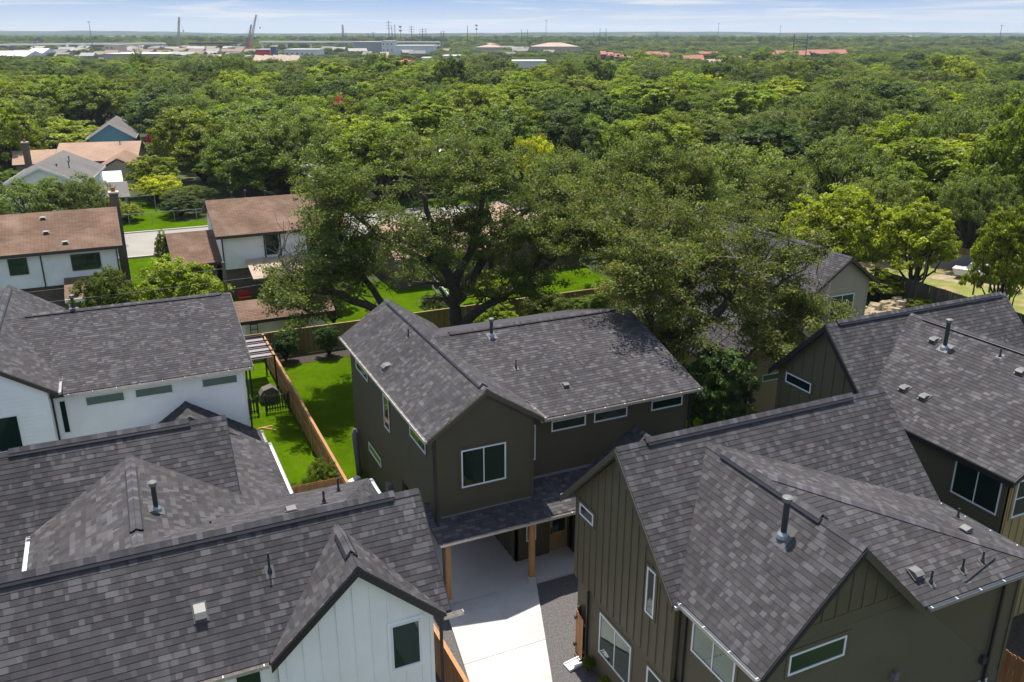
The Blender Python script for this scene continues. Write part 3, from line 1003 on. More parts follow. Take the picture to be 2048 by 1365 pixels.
white, rfD = plan_c(-17.5, 10.9, 'white lap sided house with long dark shingle roof on the left, black downspouts', 'white_siding', 'brown_trim', True, seed=5, full=False)
pipe(white, -2.65, 45.42, 8.42, 0.78, 0.075, cap=1, slope=(0, .25))


# ------------------------------------------------------------------ left foreground house (white board and batten)
def house_a():
    root = thing('house', 'white board and batten house in the left foreground with a front gable over its window', 'house', (1, 20, 0))
    rf = Roof(root, seed=11)
    V = lambda x, y, z: Vector((x, y, z))
    XR = 6.82; zr = 8.63; yr = 21.3; ze = 6.1; yf = 18.85; XL = -4.45; s = 1.033
    rf.plane([V(XL, yf, ze), V(1.93, yf, ze), V(1.93, yr, zr), V(XL, yr, zr)])
    yv = yf + .885 * 2.36
    zz_ = lambda y: ze + s * (y - yf)
    rf.plane([V(1.93, yf, ze), V(4.28, yv, zz_(yv)), V(4.28, yr, zr), V(1.93, yr, zr)])
    rf.plane([V(4.28, yv, zz_(yv)), V(6.62, yf, ze), V(6.62, yr, zr), V(4.28, yr, zr)])
    rf.plane([V(6.62, yf, ze), V(XR, yf, ze), V(XR, yr, zr), V(6.62, yr, zr)])
    # shallow back wing and its hipped end
    g = 0.451
    rf.plane([V(-.8, yr, zr), V(4.45, yr, zr), V(7.0, 27.75, 5.72), V(-.8, 27.75, 5.72)])
    rf.plane([V(XL, yr, zr), V(-.8, yr, zr), V(-.8, 23.6, 6.2), V(XL, 23.6, 6.2)], shingles=False)
    rf.plane([V(6.7, yr, 6.06), V(7.0, 21.5, 5.72), V(7.0, 27.75, 5.72), V(4.45, yr, zr)])
    # middle ridge running away
    rz = 8.05; rx = -0.8; gs = 0.471
    rf.plane([V(rx, 22.0, rz), V(rx, 28.44, rz), V(-3.86, 27.04, 6.61), V(-3.86, 22.0, 6.61)])
    rf.plane([V(rx, 22.3, rz), V(4.14, 22.3, 5.72), V(4.14, 28.45, 5.72), V(rx, 28.45, rz)])
    rf.plane([V(2.0, 28.45, rz - gs * 2.8), V(4.14, 28.45, 5.72), V(4.14, 32.35, 5.72), V(2.0, 32.35, rz - gs * 2.8)])
    # far ridge
    y2 = 29.0; z2 = 8.63; x2 = 2.38
    rf.plane([V(-3.7, y2, z2), V(-3.7, 26.3, z2 - 2.7 * s), V(x2, 26.3, z2 - 2.7 * s), V(x2, y2, z2)])
    rf.plane([V(-7.4, y2, z2), V(-7.4, 23.6, z2 - 5.4 * s), V(-3.7, 23.6, z2 - 5.4 * s), V(-3.7, y2, z2)])
    rf.plane([V(-7.4, y2, z2), V(x2, y2, z2), V(x2, 31.4, z2 - 2.4 * s), V(-7.4, 31.4, z2 - 2.4 * s)], shingles=False)
    # front dormer gable
    dxr = 4.28; dz = 8.30; dl, dr_ = 1.9, 6.66; ds = (dz - ze) / (dxr - dl)
    yd = 18.72
    rf.plane([V(dl, yd, ze), V(dxr, yd, dz), V(dxr, 21.0, dz), V(dl, 21.0, ze)])
    rf.plane([V(dxr, yd, dz), V(dr_, yd, ze), V(dr_, 21.0, ze), V(dxr, 21.0, dz)])
    rf.ridge(V(XL, yr, zr), V(XR, yr, zr), (0, -1, -s), (0, 1, -g), vent=(0.045, 0.93))
    rf.ridge(V(rx, 22.3, rz), V(rx, 28.45, rz), (-1, 0, -gs), (1, 0, -gs), vent=(0.18, 0.83))
    rf.ridge(V(-7.4, y2, z2), V(x2, y2, z2), (0, -1, -s), (0, 1, -s), vent=(0.32, 0.88))
    rf.ridge(V(dxr, yd, dz), V(dxr, 20.95, dz), (-1, 0, -ds), (1, 0, -ds), vent=(0.26, 0.8))
    n = (0, -1, 0)
    rf.edge(V(dl, yd, ze), V(dxr, yd, dz), n, 'black_trim', h=.26); rf.edge(V(dxr, yd, dz), V(dr_, yd, ze), n, 'black_trim', h=.26)
    rf.edge(V(XR, yf, ze), V(XR, yr, zr), (1, 0, 0), 'black_trim'); rf.edge(V(XL, yf, ze), V(XL, yr, zr), (-1, 0, 0), 'black_trim')
    rf.edge(V(x2, 26.9, z2 - 2.1 * s), V(x2, y2, z2), (1, 0, 0), 'black_trim')
    rf.edge(V(4.2, 27.75, 5.74), V(7.0, 27.75, 5.74), (0, 1, 0), 'black_trim', w=.05)
    gutter(root, V(XL, yf, ze), V(dl - .05, yf, ze), n)
    gutter(root, V(dr_ - 0.1, yf - .05, ze - .02), V(7.15, yf - .05, ze - .02), n)
    gutter(root, V(4.14, 27.9, 5.72), V(4.14, 32.35, 5.72), (1, 0, 0), m='vinyl_white')
    gutter(root, V(7.0, 26.2, 5.72), V(7.0, 27.75, 5.72), (1, 0, 0), m='vinyl_white')
    gutter(root, V(-3.86, 22.2, 6.61), V(-3.86, 27.0, 6.61), (-1, 0, 0), m='vinyl_white')
    W = Wall(root, (2.1, 19.0), (1, 0), (0, -1), [(0, 0), (4.25, 0), (4.25, 6.15), (2.17, 8.12), (0, 6.15)], 'white_siding', 'batten', expo=0.46)
    W.window(3.02, 3.87, 4.54, 6.03)
    W.board(4.2, 0, 4.2, 6.2, .1, .042); W.board(0, 2.95, 4.25, 2.95, .16, .042)
    Wl = Wall(root, (-4.1, 19.2), (1, 0), (0, -1), [(0, 0), (6.2, 0), (6.2, 6.1), (0, 6.1)], 'white_siding', 'batten', expo=0.46)
    Wl.window(5.1, 5.8, 4.8, 5.8)
    m = MB(); m.box(-4.1, 6.35, 19.32, 22, 0, 6.0); m.prism([(-4.1, 19.3, 6.0), (-4.1, 21.3, 8.4), (-4.1, 22, 8.2), (-4.1, 22, 6.0)], Vector((.1, 0, 0)))
    m.prism([(6.35, 19.3, 6.0), (6.35, 21.3, 8.4), (6.35, 22, 8.2), (6.35, 22, 6.0)], Vector((-.1, 0, 0)))
    m.build('wall', 'white_siding', root)
    m = MB(); m.box(-3.5, 6.6, 22, 27.4, 0, 5.6); m.box(-3.5, 3.8, 27.4, 32, 0, 5.6)
    m.prism([(1.98, 27.1, 6.0), (1.98, 29, 8.45), (1.98, 31, 6.4), (1.98, 31, 5.6)], Vector((-.1, 0, 0)))
    m.build('wall', 'white_siding', root)
    downspout(root, 6.55, 18.9, 0, 6.0)
    pipe(root, -0.22, 24.85, 7.78, 0.95, 0.075, cap=1, slope=(-.47, 0))
    pipe(root, 1.19, 24.09, 7.12, 0.36, 0.03, slope=(-.47, 0))
    pipe(root, 2.31, 20.38, 7.68, 0.6, 0.032, slope=(0, 1.03))
    pipe(root, 4.36, 22.83, 7.97, 0.42, 0.035, slope=(0, -.45)); pipe(root, 5.36, 25.41, 6.80, 0.5, 0.035, slope=(0, -.45))
    hoodvent(root, 0.45, 19.98, 7.28, (0, 1.03), w=.28, d=.42)
    hoodvent(root, 3.37, 22.72, 8.0, (0, -.45), w=.28, d=.36)
    return root


house_a()


# ------------------------------------------------------------------ right foreground house (olive)
def house_b():
    root = thing('house', 'olive house in the right foreground, battened gable side beside the driveway', 'house', (17, 18, 0))
    rf = Roof(root, seed=21)
    V = lambda x, y, z: Vector((x, y, z))
    x0, x1 = 12.62, 23.6; zr, yr = 9.4, 19.87; s = 1.0
    yf, zf = 16.50, 9.4 - 3.37
    rf.plane([V(x0, yf, zf), V(x1, yf, zf), V(x1, yr, zr), V(x0, yr, zr)])
    rf.plane([V(x0, yr, zr), V(x1, yr, zr), V(x1, yr + 3.37, zf), V(x0, yr + 3.37, zf)], shingles=False)
    rx, rz = 15.8, 9.08
    rf.plane([V(12.84, 13.05, 6.12), V(rx, 13.05, rz), V(rx, 19.55, rz), V(12.84, 16.59, 6.12)])
    gp = (9.08 - 6.5) / (17.6 - 13.05)
    rf.plane([V(18.38, 13.05, 6.5), V(23.4, 13.05, 6.5), V(rx, 17.6, rz)])
    rf.plane([V(rx, 13.05, rz), V(18.38, 13.05, 6.5), V(rx, 17.6, rz)])
    rf.plane([V(23.4, 13.05, 6.5), V(23.4, 18.6, 6.5), V(rx, 19.6, rz), V(rx, 17.6, rz)])
    rf.ridge(V(x0, yr, zr), V(x1, yr, zr), (0, -1, -s), (0, 1, -s), vent=(0.10, 0.86))
    rf.ridge(V(rx, 13.05, rz), V(rx, 19.5, rz), (-1, 0, -s), (1, 0, -.6), vent=(0.23, 0.88))
    d = Vector((23.4 - rx, 13.05 - 17.6, 0)).normalized(); pn = Vector((d.y, -d.x, 0))
    rf.ridge(V(rx, 17.6, rz), V(23.4, 13.05, 6.5), (-.51, -.86, -.42), (.51, .86, -.08))
    for yy, sg in ((yf, 1), (yr + 3.37, -1)):
        rf.edge(V(x0, yy, zf), V(x0, yr, zr), (-1, 0, 0), 'olive_trim', h=.24)
        rf.edge(V(x1, yy, zf), V(x1, yr, zr), (1, 0, 0), 'black_trim')
    rf.edge(V(12.84, 13.05, 6.12), V(rx, 13.05, rz), (0, -1, 0), 'black_trim', h=.24)
    rf.edge(V(rx, 13.05, rz), V(18.38, 13.05, 6.5), (0, -1, 0), 'olive_trim', h=.26)
    gutter(root, V(12.84, 13.05, 6.12), V(12.84, 16.45, 6.12), (-1, 0, 0), m='galvanized')
    gutter(root, V(18.5, 13.05, 6.5), V(23.5, 13.05, 6.5), (0, -1, 0), m='galvanized')
    gutter(root, V(23.4, 13.05, 6.5), V(23.4, 16.85, 6.5), (1, 0, 0), m='galvanized')
    gutter(root, V(12.66, 23.24, zf), V(18, 23.24, zf), (0, 1, 0))
    gutter(root, V(12.64, yf, zf), V(12.9, yf, zf), (0, -1, 0))
    for y_ in (18.6,): pass
    # upper battened wall facing the drive, overhanging the lower floor at its far end
    ztop = 6.05
    Y0 = 22.8
    W = Wall(root, (12.97, Y0), (0, -1), (-1, 0), [(0, 3.0), (6.0, 3.0), (6.0, ztop), (Y0 - yr, 9.18), (0, 6.3)], 'olive_siding', 'batten', expo=.41)
    W.window(Y0 - 22.43, Y0 - 21.52, 5.67, 6.11); W.window(Y0 - 18.26, Y0 - 17.82, 4.53, 6.14)
    W.board(5.95, 3.0, 5.95, ztop, .12, .042)
    Wl = Wall(root, (12.99, 21.7), (0, -1), (-1, 0), [(0, 0), (8.3, 0), (8.3, 2.999), (0, 2.999)], 'olive_siding', 'lap', expo=.17)
    Wl.window(21.7 - 20.87, 21.7 - 18.91, 1.05, 2.68, mull=1); Wl.window(21.7 - 17.98, 21.7 - 17.11, 1.03, 2.68, mull=0)
    Wl.board(0.06, 0, .06, 3, .12, .042)
    W2 = Wall(root, (13.2, 16.8), (0, -1), (-1, 0), [(0, 0), (3.4, 0), (3.4, 6.1), (0, 6.1)], 'olive_siding', 'lap', expo=.17)
    W2.window(16.8 - 16.21, 16.8 - 14.34, 4.52, 5.62, mull=1)
    W3 = Wall(root, (13.2, 13.4), (1, 0), (0, -1), [(0, 0), (9.75, 0), (9.75, 6.45), (5.3, 6.45), (2.6, 8.88), (0, 6.3)], 'olive_siding', 'lap', expo=.17)
    W3.window(0.82, 2.76, 5.53, 6.18)
    W3.board(0.75, 6.84, 4.65, 6.84, .14, .05)
    W3.board(0.7, 6.30, 2.9, 6.30, .05, .06)
    W3.window(8.32, 9.16, 1.87, 2.43)
    # battened top of the gable
    Wg = Wall(root, (13.2, 13.36), (1, 0), (0, -1), [(0.62, 6.92), (4.6, 6.92), (2.6, 8.84)], 'olive_siding', 'batten', expo=.46)
    W3.board(9.7, 0, 9.7, 6.5, .12, .042)
    for (x, z) in ((21.85, 3.35), (18.05, 4.15)):
        m = MB(); m.box(x - .09, x + .09, 13.22, 13.38, z - .14, z + .1); m.tube([(x, 13.26, z + .1), (x, 13.26, z + .16)], .06, 8)
        m.build('wall_light', 'pipe_dark' if x > 20 else 'pole_grey', root)
    m = MB(); m.box(13.3, 22.9, 13.55, 21.6, 0, 6.0); m.box(13.1, 23.2, 16.9, 22.7, 0.0, 6.0)
    m.prism([(23.2, 16.9, 6.0), (23.2, 19.87, 9.1), (23.2, 22.8, 6.0)], Vector((-.1, 0, 0)))
    m.build('wall', 'olive_siding', root)
    downspout(root, 12.9, 21.64, 0.12, 3.0, n=(-1, 0)); downspout(root, 13.12, 16.5, 0.1, 6.0); downspout(root, 22.1, 13.3, 0.0, 6.35)
    pipe(root, 15.1, 15.18, 8.38, 1.2, 0.085, cap=1, slope=(1, 0))
    hoodvent(root, 18.8, 13.83, 6.98, (0, .567), w=.3, d=.34)
    for x, y, z, L_ in ((19.1, 13.51, 6.76, .42), (20.39, 13.54, 6.78, .42), (21.25, 13.57, 6.8, .36)): pipe(root, x, y, z, L_, .032, slope=(0, .567))
    pipe(root, 23.03 - .25, 15.63, 6.72, .36, .032, slope=(-.34, 0))
    hoodvent(root, 21.85, 14.67, 7.06, (-.34, 0), w=.26, d=.3)
    m = MB(); m.beam((20.17, 13.25, 6.66), (21.75, 13.55, 6.84), .05, .03)
    solo(m, 'metal_strip', 'black_trim', 'loose dark metal strip lying near the roof edge of the olive foreground house', 'metal strip', (20.9, 13.4, 6.7))
    return root


house_b()


# ------------------------------------------------------------------ house behind it, top right
def house_c():
    root = thing('house', 'olive and tan house at the right edge with small slot window in its gable', 'house', (31, 24, 0))
    rf = Roof(root, seed=31)
    V = lambda x, y, z: Vector((x, y, z))
    x0, x1 = 26.9, 38.2; zr, yr = 9.4, 26.1; s = 1.0
    rf.plane([V(x0, yr - 3.0, zr - 3), V(x1, yr - 3.0, zr - 3), V(x1, yr, zr), V(x0, yr, zr)])
    rf.plane([V(x0, yr, zr), V(x1, yr, zr), V(x1, yr + 3.1, zr - 3.1), V(x0, yr + 3.1, zr - 3.1)], shingles=False)
    rx, rz = 31.8, 9.3; g = .533
    ye = 16.6
    rf.plane([V(26.75, ye, rz - g * 5.05), V(rx, ye, rz), V(rx, 26.0, rz), V(26.75, 23.3, rz - g * 5.05)])
    rf.plane([V(rx, ye, rz), V(36.8, ye, rz - g * 5), V(36.8, 25.9, rz - g * 5), V(rx, 25.9, rz)], shingles=False)
    rf.ridge(V(x0, yr, zr), V(x1, yr, zr), (0, -1, -s), (0, 1, -s), vent=(0.06, 0.97))
    rf.ridge(V(rx, ye, rz), V(rx, 25.9, rz), (-1, 0, -g), (1, 0, -g), vent=(0.04, 0.92))
    rf.edge(V(x0, yr - 3.0, zr - 3), V(x0, yr, zr), (-1, 0, 0), 'black_trim', h=.3, w=.05)
    rf.edge(V(x0, yr + 3.1, zr - 3.1), V(x0, yr, zr), (-1, 0, 0), 'black_trim', h=.3, w=.05)
    rf.edge(V(26.75, ye, 6.61), V(26.75, 23.2, 6.61), (-1, 0, 0), 'black_trim', h=.22)
    rf.edge(V(26.75, ye, 6.61), V(rx, ye, rz), (0, -1, 0), 'brown_trim', h=.22); rf.edge(V(rx, ye, rz), V(36.8, ye, rz - g * 5), (0, -1, 0), 'brown_trim', h=.22)
    rf.edge(V(x1, yr - 3.0, zr - 3), V(x1, yr, zr), (1, 0, 0), 'black_trim')
    W = Wall(root, (27.25, 28.95), (0, -1), (-1, 0), [(0, 0), (6.0, 0), (6.0, 6.15), (2.85, 9.2), (0, 6.45)], 'olive_siding', 'batten', expo=.62)
    W.window(28.95 - 28.4, 28.95 - 26.78, 5.87, 6.36)
    W2 = Wall(root, (27.1, 22.95), (0, -1), (-1, 0), [(0, 0), (6.0, 0), (6.0, 6.6), (0, 6.6)], 'olive_siding', 'lap', expo=.2)
    W2.window(22.95 - 19.06, 22.95 - 17.15, 4.89, 6.39, mull=1)
    W3 = Wall(root, (27.1, 16.95), (1, 0), (0, -1), [(0, 0), (9.4, 0), (9.4, 6.6), (4.7, 9.1), (0, 6.6)], 'tan_siding', 'batten', expo=.41)
    W3.window(0.43, 1.9, 4.8, 6.3, rail=True)
    m = MB(); m.box(27.3, 36.4, 17.1, 28.8, 0, 6.3); m.box(30, 37.9, 23.4, 28.8, 0, 6.3)
    m.prism([(37.8, 23.4, 6.2), (37.8, 26.1, 9.1), (37.8, 28.8, 6.2)], Vector((-.1, 0, 0)))
    m.build('wall', 'olive_siding', root)
    pipe(root, 30.73, 23.15, 8.73, 1.27, .085, cap=1, slope=(.533, 0)); pipe(root, 31.25, 21.03, 9.0, .35, .032, slope=(.533, 0))
    for x, y, z in ((30.9, 23.81, 8.84), (28.3, 22.78, 7.46), (28.3, 21.8, 7.46), (30.9, 19.8, 8.84)): hoodvent(root, x, y, z, (.533, 0), w=.3, d=.34)
    return root


house_c()


def house_ef():
    e = thing('house', 'beige gabled house with dark roof half hidden behind the right live oak', 'house', (39.7, 42, 0))
    rf = Roof(e, seed=41)
    V = lambda x, y, z: Vector((x, y, z))
    rf.plane([V(33.5, 37.1, 8.5 - .7 * 6.2), V(39.7, 37.1, 8.5), V(39.7, 48.5, 8.5), V(33.5, 48.5, 8.5 - .7 * 6.2)])
    rf.plane([V(39.7, 37.1, 8.5), V(42.3, 37.1, 8.5 - .7 * 2.6), V(42.3, 48.5, 8.5 - .7 * 2.6), V(39.7, 48.5, 8.5)], shingles=False)
    rf.ridge(V(39.7, 37.1, 8.5), V(39.7, 48.5, 8.5), (-1, 0, -.7), (1, 0, -.7), vent=(.22, .8))
    for a, b in ((V(33.5, 37.1, 4.16), V(39.7, 37.1, 8.5)), (V(39.7, 37.1, 8.5), V(42.3, 37.1, 6.68))): rf.edge(a, b, (0, -1, 0), 'brown_trim', h=.22)
    W = Wall(e, (34.0, 37.45), (1, 0), (0, -1), [(0, 0), (7.7, 0), (7.7, 6.9), (5.7, 8.35), (0, 4.4)], 'beige_siding', 'lap', expo=.2)
    W.window(4.7, 6.6, 3.6, 6.1, mull=1); W.window(1.0, 1.9, 2.4, 3.9)
    W.board(7.65, 0, 7.65, 6.8, .12, .042)
    m = MB(); m.box(34.1, 41.6, 37.6, 48.1, 0, 4.4); m.prism([(34.1, 48.1, 4.2), (39.7, 48.1, 8.3), (41.7, 48.1, 6.9), (41.7, 48.1, 0), (34.1, 48.1, 0)], Vector((0, -.1, 0)))
    m.box(41.5, 41.7, 37.6, 48.1, 0, 6.9)
    m.build('wall', 'beige_siding', e)
    f = thing('house', 'low tan lap sided house right of the glossy broadleaf tree', 'house', (33, 38, 0))
    r2 = Roof(f, seed=43)
    r2.plane([V(29.6, 35.3, 3.4), V(33.2, 35.3, 6.2), V(33.2, 42, 6.2), V(29.6, 42, 3.4)])
    r2.plane([V(33.2, 35.3, 6.2), V(36.8, 35.3, 3.4), V(36.8, 42, 3.4), V(33.2, 42, 6.2)], shingles=False)
    for a, b in ((V(29.6, 35.3, 3.4), V(33.2, 35.3, 6.2)), (V(33.2, 35.3, 6.2), V(36.8, 35.3, 3.4))): r2.edge(a, b, (0, -1, 0), 'brown_trim', h=.2)
    r2.ridge(V(33.2, 35.3, 6.2), V(33.2, 42, 6.2), (-1, 0, -.78), (1, 0, -.78))
    W = Wall(f, (29.8, 35.6), (1, 0), (0, -1), [(0, 0), (6.8, 0), (6.8, 3.5), (3.4, 6.05), (0, 3.5)], 'tan_siding', 'lap', expo=.2)
    W.window(0.35, 1.62, 1.0, 2.68); W.window(2.5, 4.0, 2.25, 2.7)
    Wg = Wall(f, (29.8, 35.57), (1, 0), (0, -1), [(0.1, 3.6), (6.7, 3.6), (3.4, 6.0)], 'tan_siding', 'batten', expo=.41)
    W.board(0, 3.52, 6.8, 3.52, .14, .055)
    m = MB(); m.box(29.9, 36.5, 35.8, 41.7, 0, 3.5); m.build('wall', 'tan_siding', f)


house_ef()

# ------------------------------------------------------------------ fences
def fence(name, label, A, B, h, m, posts='wood', post_side=1, picket=0.14, step=2.4, cap=False, rng=3, group=None):
    A = Vector((*A, 0)); B = Vector((*B, 0)); d = (B - A); Ln = d.length; d.normalize(); n = Vector((-d.y, d.x, 0))
    root = thing(name, label, 'fence', A, group)
    r = random.Random(rng)
    meshes = []
    for k in range(5):
        mb = MB(); w_ = picket - 0.006; hh = h + r.uniform(-.02, .02)
        mb.prism([(-w_ / 2, 0, 0.03), (w_ / 2, 0, 0.03), (w_ / 2, 0, hh - .03), (w_ / 2 - .03, 0, hh), (-w_ / 2 + .03, 0, hh), (-w_ / 2, 0, hh - .03)], Vector((0, 0.018, 0)))
        meshes.append(mb.mesh('picket', m))
    k = min(298, int(Ln / picket)); rz = math.atan2(d.y, d.x)
    for i in range(k):
        o = bpy.data.objects.new('picket', r.choice(meshes)); o.parent = root
        o.location = d * ((i + .5) * Ln / k); o.rotation_euler = (r.uniform(-.008, .008), r.uniform(-.006, .006), rz)
        COL.objects.link(o)
    for z in (0.3, h * .52, h - .2):
        mb = MB(); mb.obox(A + n * (post_side * .025) + Vector((0, 0, z)), d * Ln, n * (post_side * .04), Vector((0, 0, .09))); mb.build('rail', m, root)
    np_ = max(1, int(Ln / step))
    for i in range(np_ + 1):
        p = A + d * (Ln * i / np_) + n * (post_side * .08)
        mb = MB()
        if posts == 'metal':
            mb.tube([p, p + Vector((0, 0, h - .05))], .03, 8); mb.build('post', 'galvanized', root)
        else:
            mb.obox(p - d * .045 - n * .01, d * .09, n * (post_side * .09), Vector((0, 0, h))); mb.build('post', m, root)
    if cap:
        mb = MB(); mb.obox(A - n * .05 + Vector((0, 0, h + .004)), d * Ln, n * .14, Vector((0, 0, .035))); mb.build('top_rail', m, root)
    return root


fence('picket_fence', 'new cedar fence with metal posts running from the back corner between the two lawns', (7.75, 57.5), (7.75, 34.6), 1.82, 'cedar', 'metal', -1, cap=True)
fence('picket_fence', 'weathered cedar fence across the back of the lawns behind two dark shrubs', (7.8, 57.5), (38, 57.5), 1.85, 'cedar_weathered', 'wood', 1, picket=.14, cap=True, rng=8)
fence('picket_fence', 'back fence of the white house yard beside the canvas pergola', (-6, 57.5), (7.7, 57.5), 1.85, 'cedar_weathered', 'wood', 1, cap=True, rng=9)
fence('picket_fence', 'short cedar cross fence behind two small green shrubs at the side of the foreground house', (4.2, 35.5), (7.7, 35.5), 1.8, 'cedar', 'metal', 1, rng=10)
fence('picket_fence', 'cedar fence with metal posts beside the driveway in front of the white gable', (7.86, 24.0), (7.95, 15.0), 1.82, 'cedar', 'metal', 1, cap=True, rng=11)
fence('picket_fence', 'cedar fence in the bottom right corner behind the olive house', (24.85, 15.2), (24.97, 8.0), 1.82, 'cedar', 'wood', 1, rng=12)
fence('picket_fence', 'grey weathered fence along the dry yard behind the rock pile', (59.0, 52.5), (58.6, 38.0), 2.0, 'grey_wood', 'wood', 1, rng=13)
fence('picket_fence', 'dark old fence under the trees at the back of the dry yard', (59.2, 61.5), (71.5, 60.0), 2.0, 'grey_wood', 'wood', 1, rng=14)
fence('picket_fence', 'brown fence along the far side of the dry yard on the right edge', (72.2, 59.5), (72.6, 40.0), 2.0, 'cedar_weathered', 'wood', 1, rng=15)
# small gate beside the battened wall
g = thing('wooden_gate', 'short leaning cedar gate standing open against the olive battened house', 'gate', (13.1, 22.4, 0))
for i in range(4):
    mb = MB(); mb.box(12.78 + i * .02, 12.80 + i * .02, 21.72 + i * .15, 21.86 + i * .15, 0.04, 1.8 + .02 * (i % 2)); mb.build('picket', 'cedar', g)
for i in range(4):
    mb = MB(); mb.obox((12.86 + i * .13, 22.32 + i * .1, 0.04), (.12, .09, 0), (-.01, .015, 0), (0, 0, 1.78)); mb.build('picket', 'cedar', g)
for z in (.35, 1.5):
    mb = MB(); mb.box(12.84, 12.88, 21.72, 22.3, z, z + .09); mb.build('rail', 'cedar', g)
    mb = MB(); mb.box(12.74, 12.78, 22.2, 22.3, z, z + .12); mb.build('hinge', 'black_trim', g)

# white vinyl fence of the neighbour beyond the back fence, and chain-link by the street
for (a, b, lab) in (((24.2, 69), (23.0, 59.2), 'white vinyl fence running back from the corner behind the big oak'),
                    ((23.2, 58.9), (41, 58.6), 'white vinyl fence running to the right behind the big oak')):
    A = Vector((*a, 0)); B = Vector((*b, 0)); d = (B - A).normalized(); Ln = (B - A).length
    t = thing('vinyl_fence', lab, 'fence', A)
    k = max(1, int(Ln / 2.4))
    for i in range(k + 1):
        p = A + d * (Ln * i / k); mb = MB(); mb.box(p.x - .06, p.x + .06, p.y - .06, p.y + .06, 0, 1.35); mb.build('post', 'vinyl_white', t)
    for z in (.15, 1.15):
        mb = MB(); mb.beam(A + Vector((0, 0, z)), B + Vector((0, 0, z)), .05, .14); mb.build('rail', 'vinyl_white', t)
t = thing('chain_link_fence', 'low chain link fence along the far side of the pale street', 'fence', (0, 109, 0))
for i in range(9):
    mb = MB(); mb.tube([(-4 + i * 2.5, 109, 0), (-4 + i * 2.5, 109, 1.3)], .035, 6); mb.build('post', 'galvanized', t)
mb = MB(); mb.tube([(-4, 109, 1.3), (16, 109, 1.3)], .03, 6); mb.build('rail', 'galvanized', t)

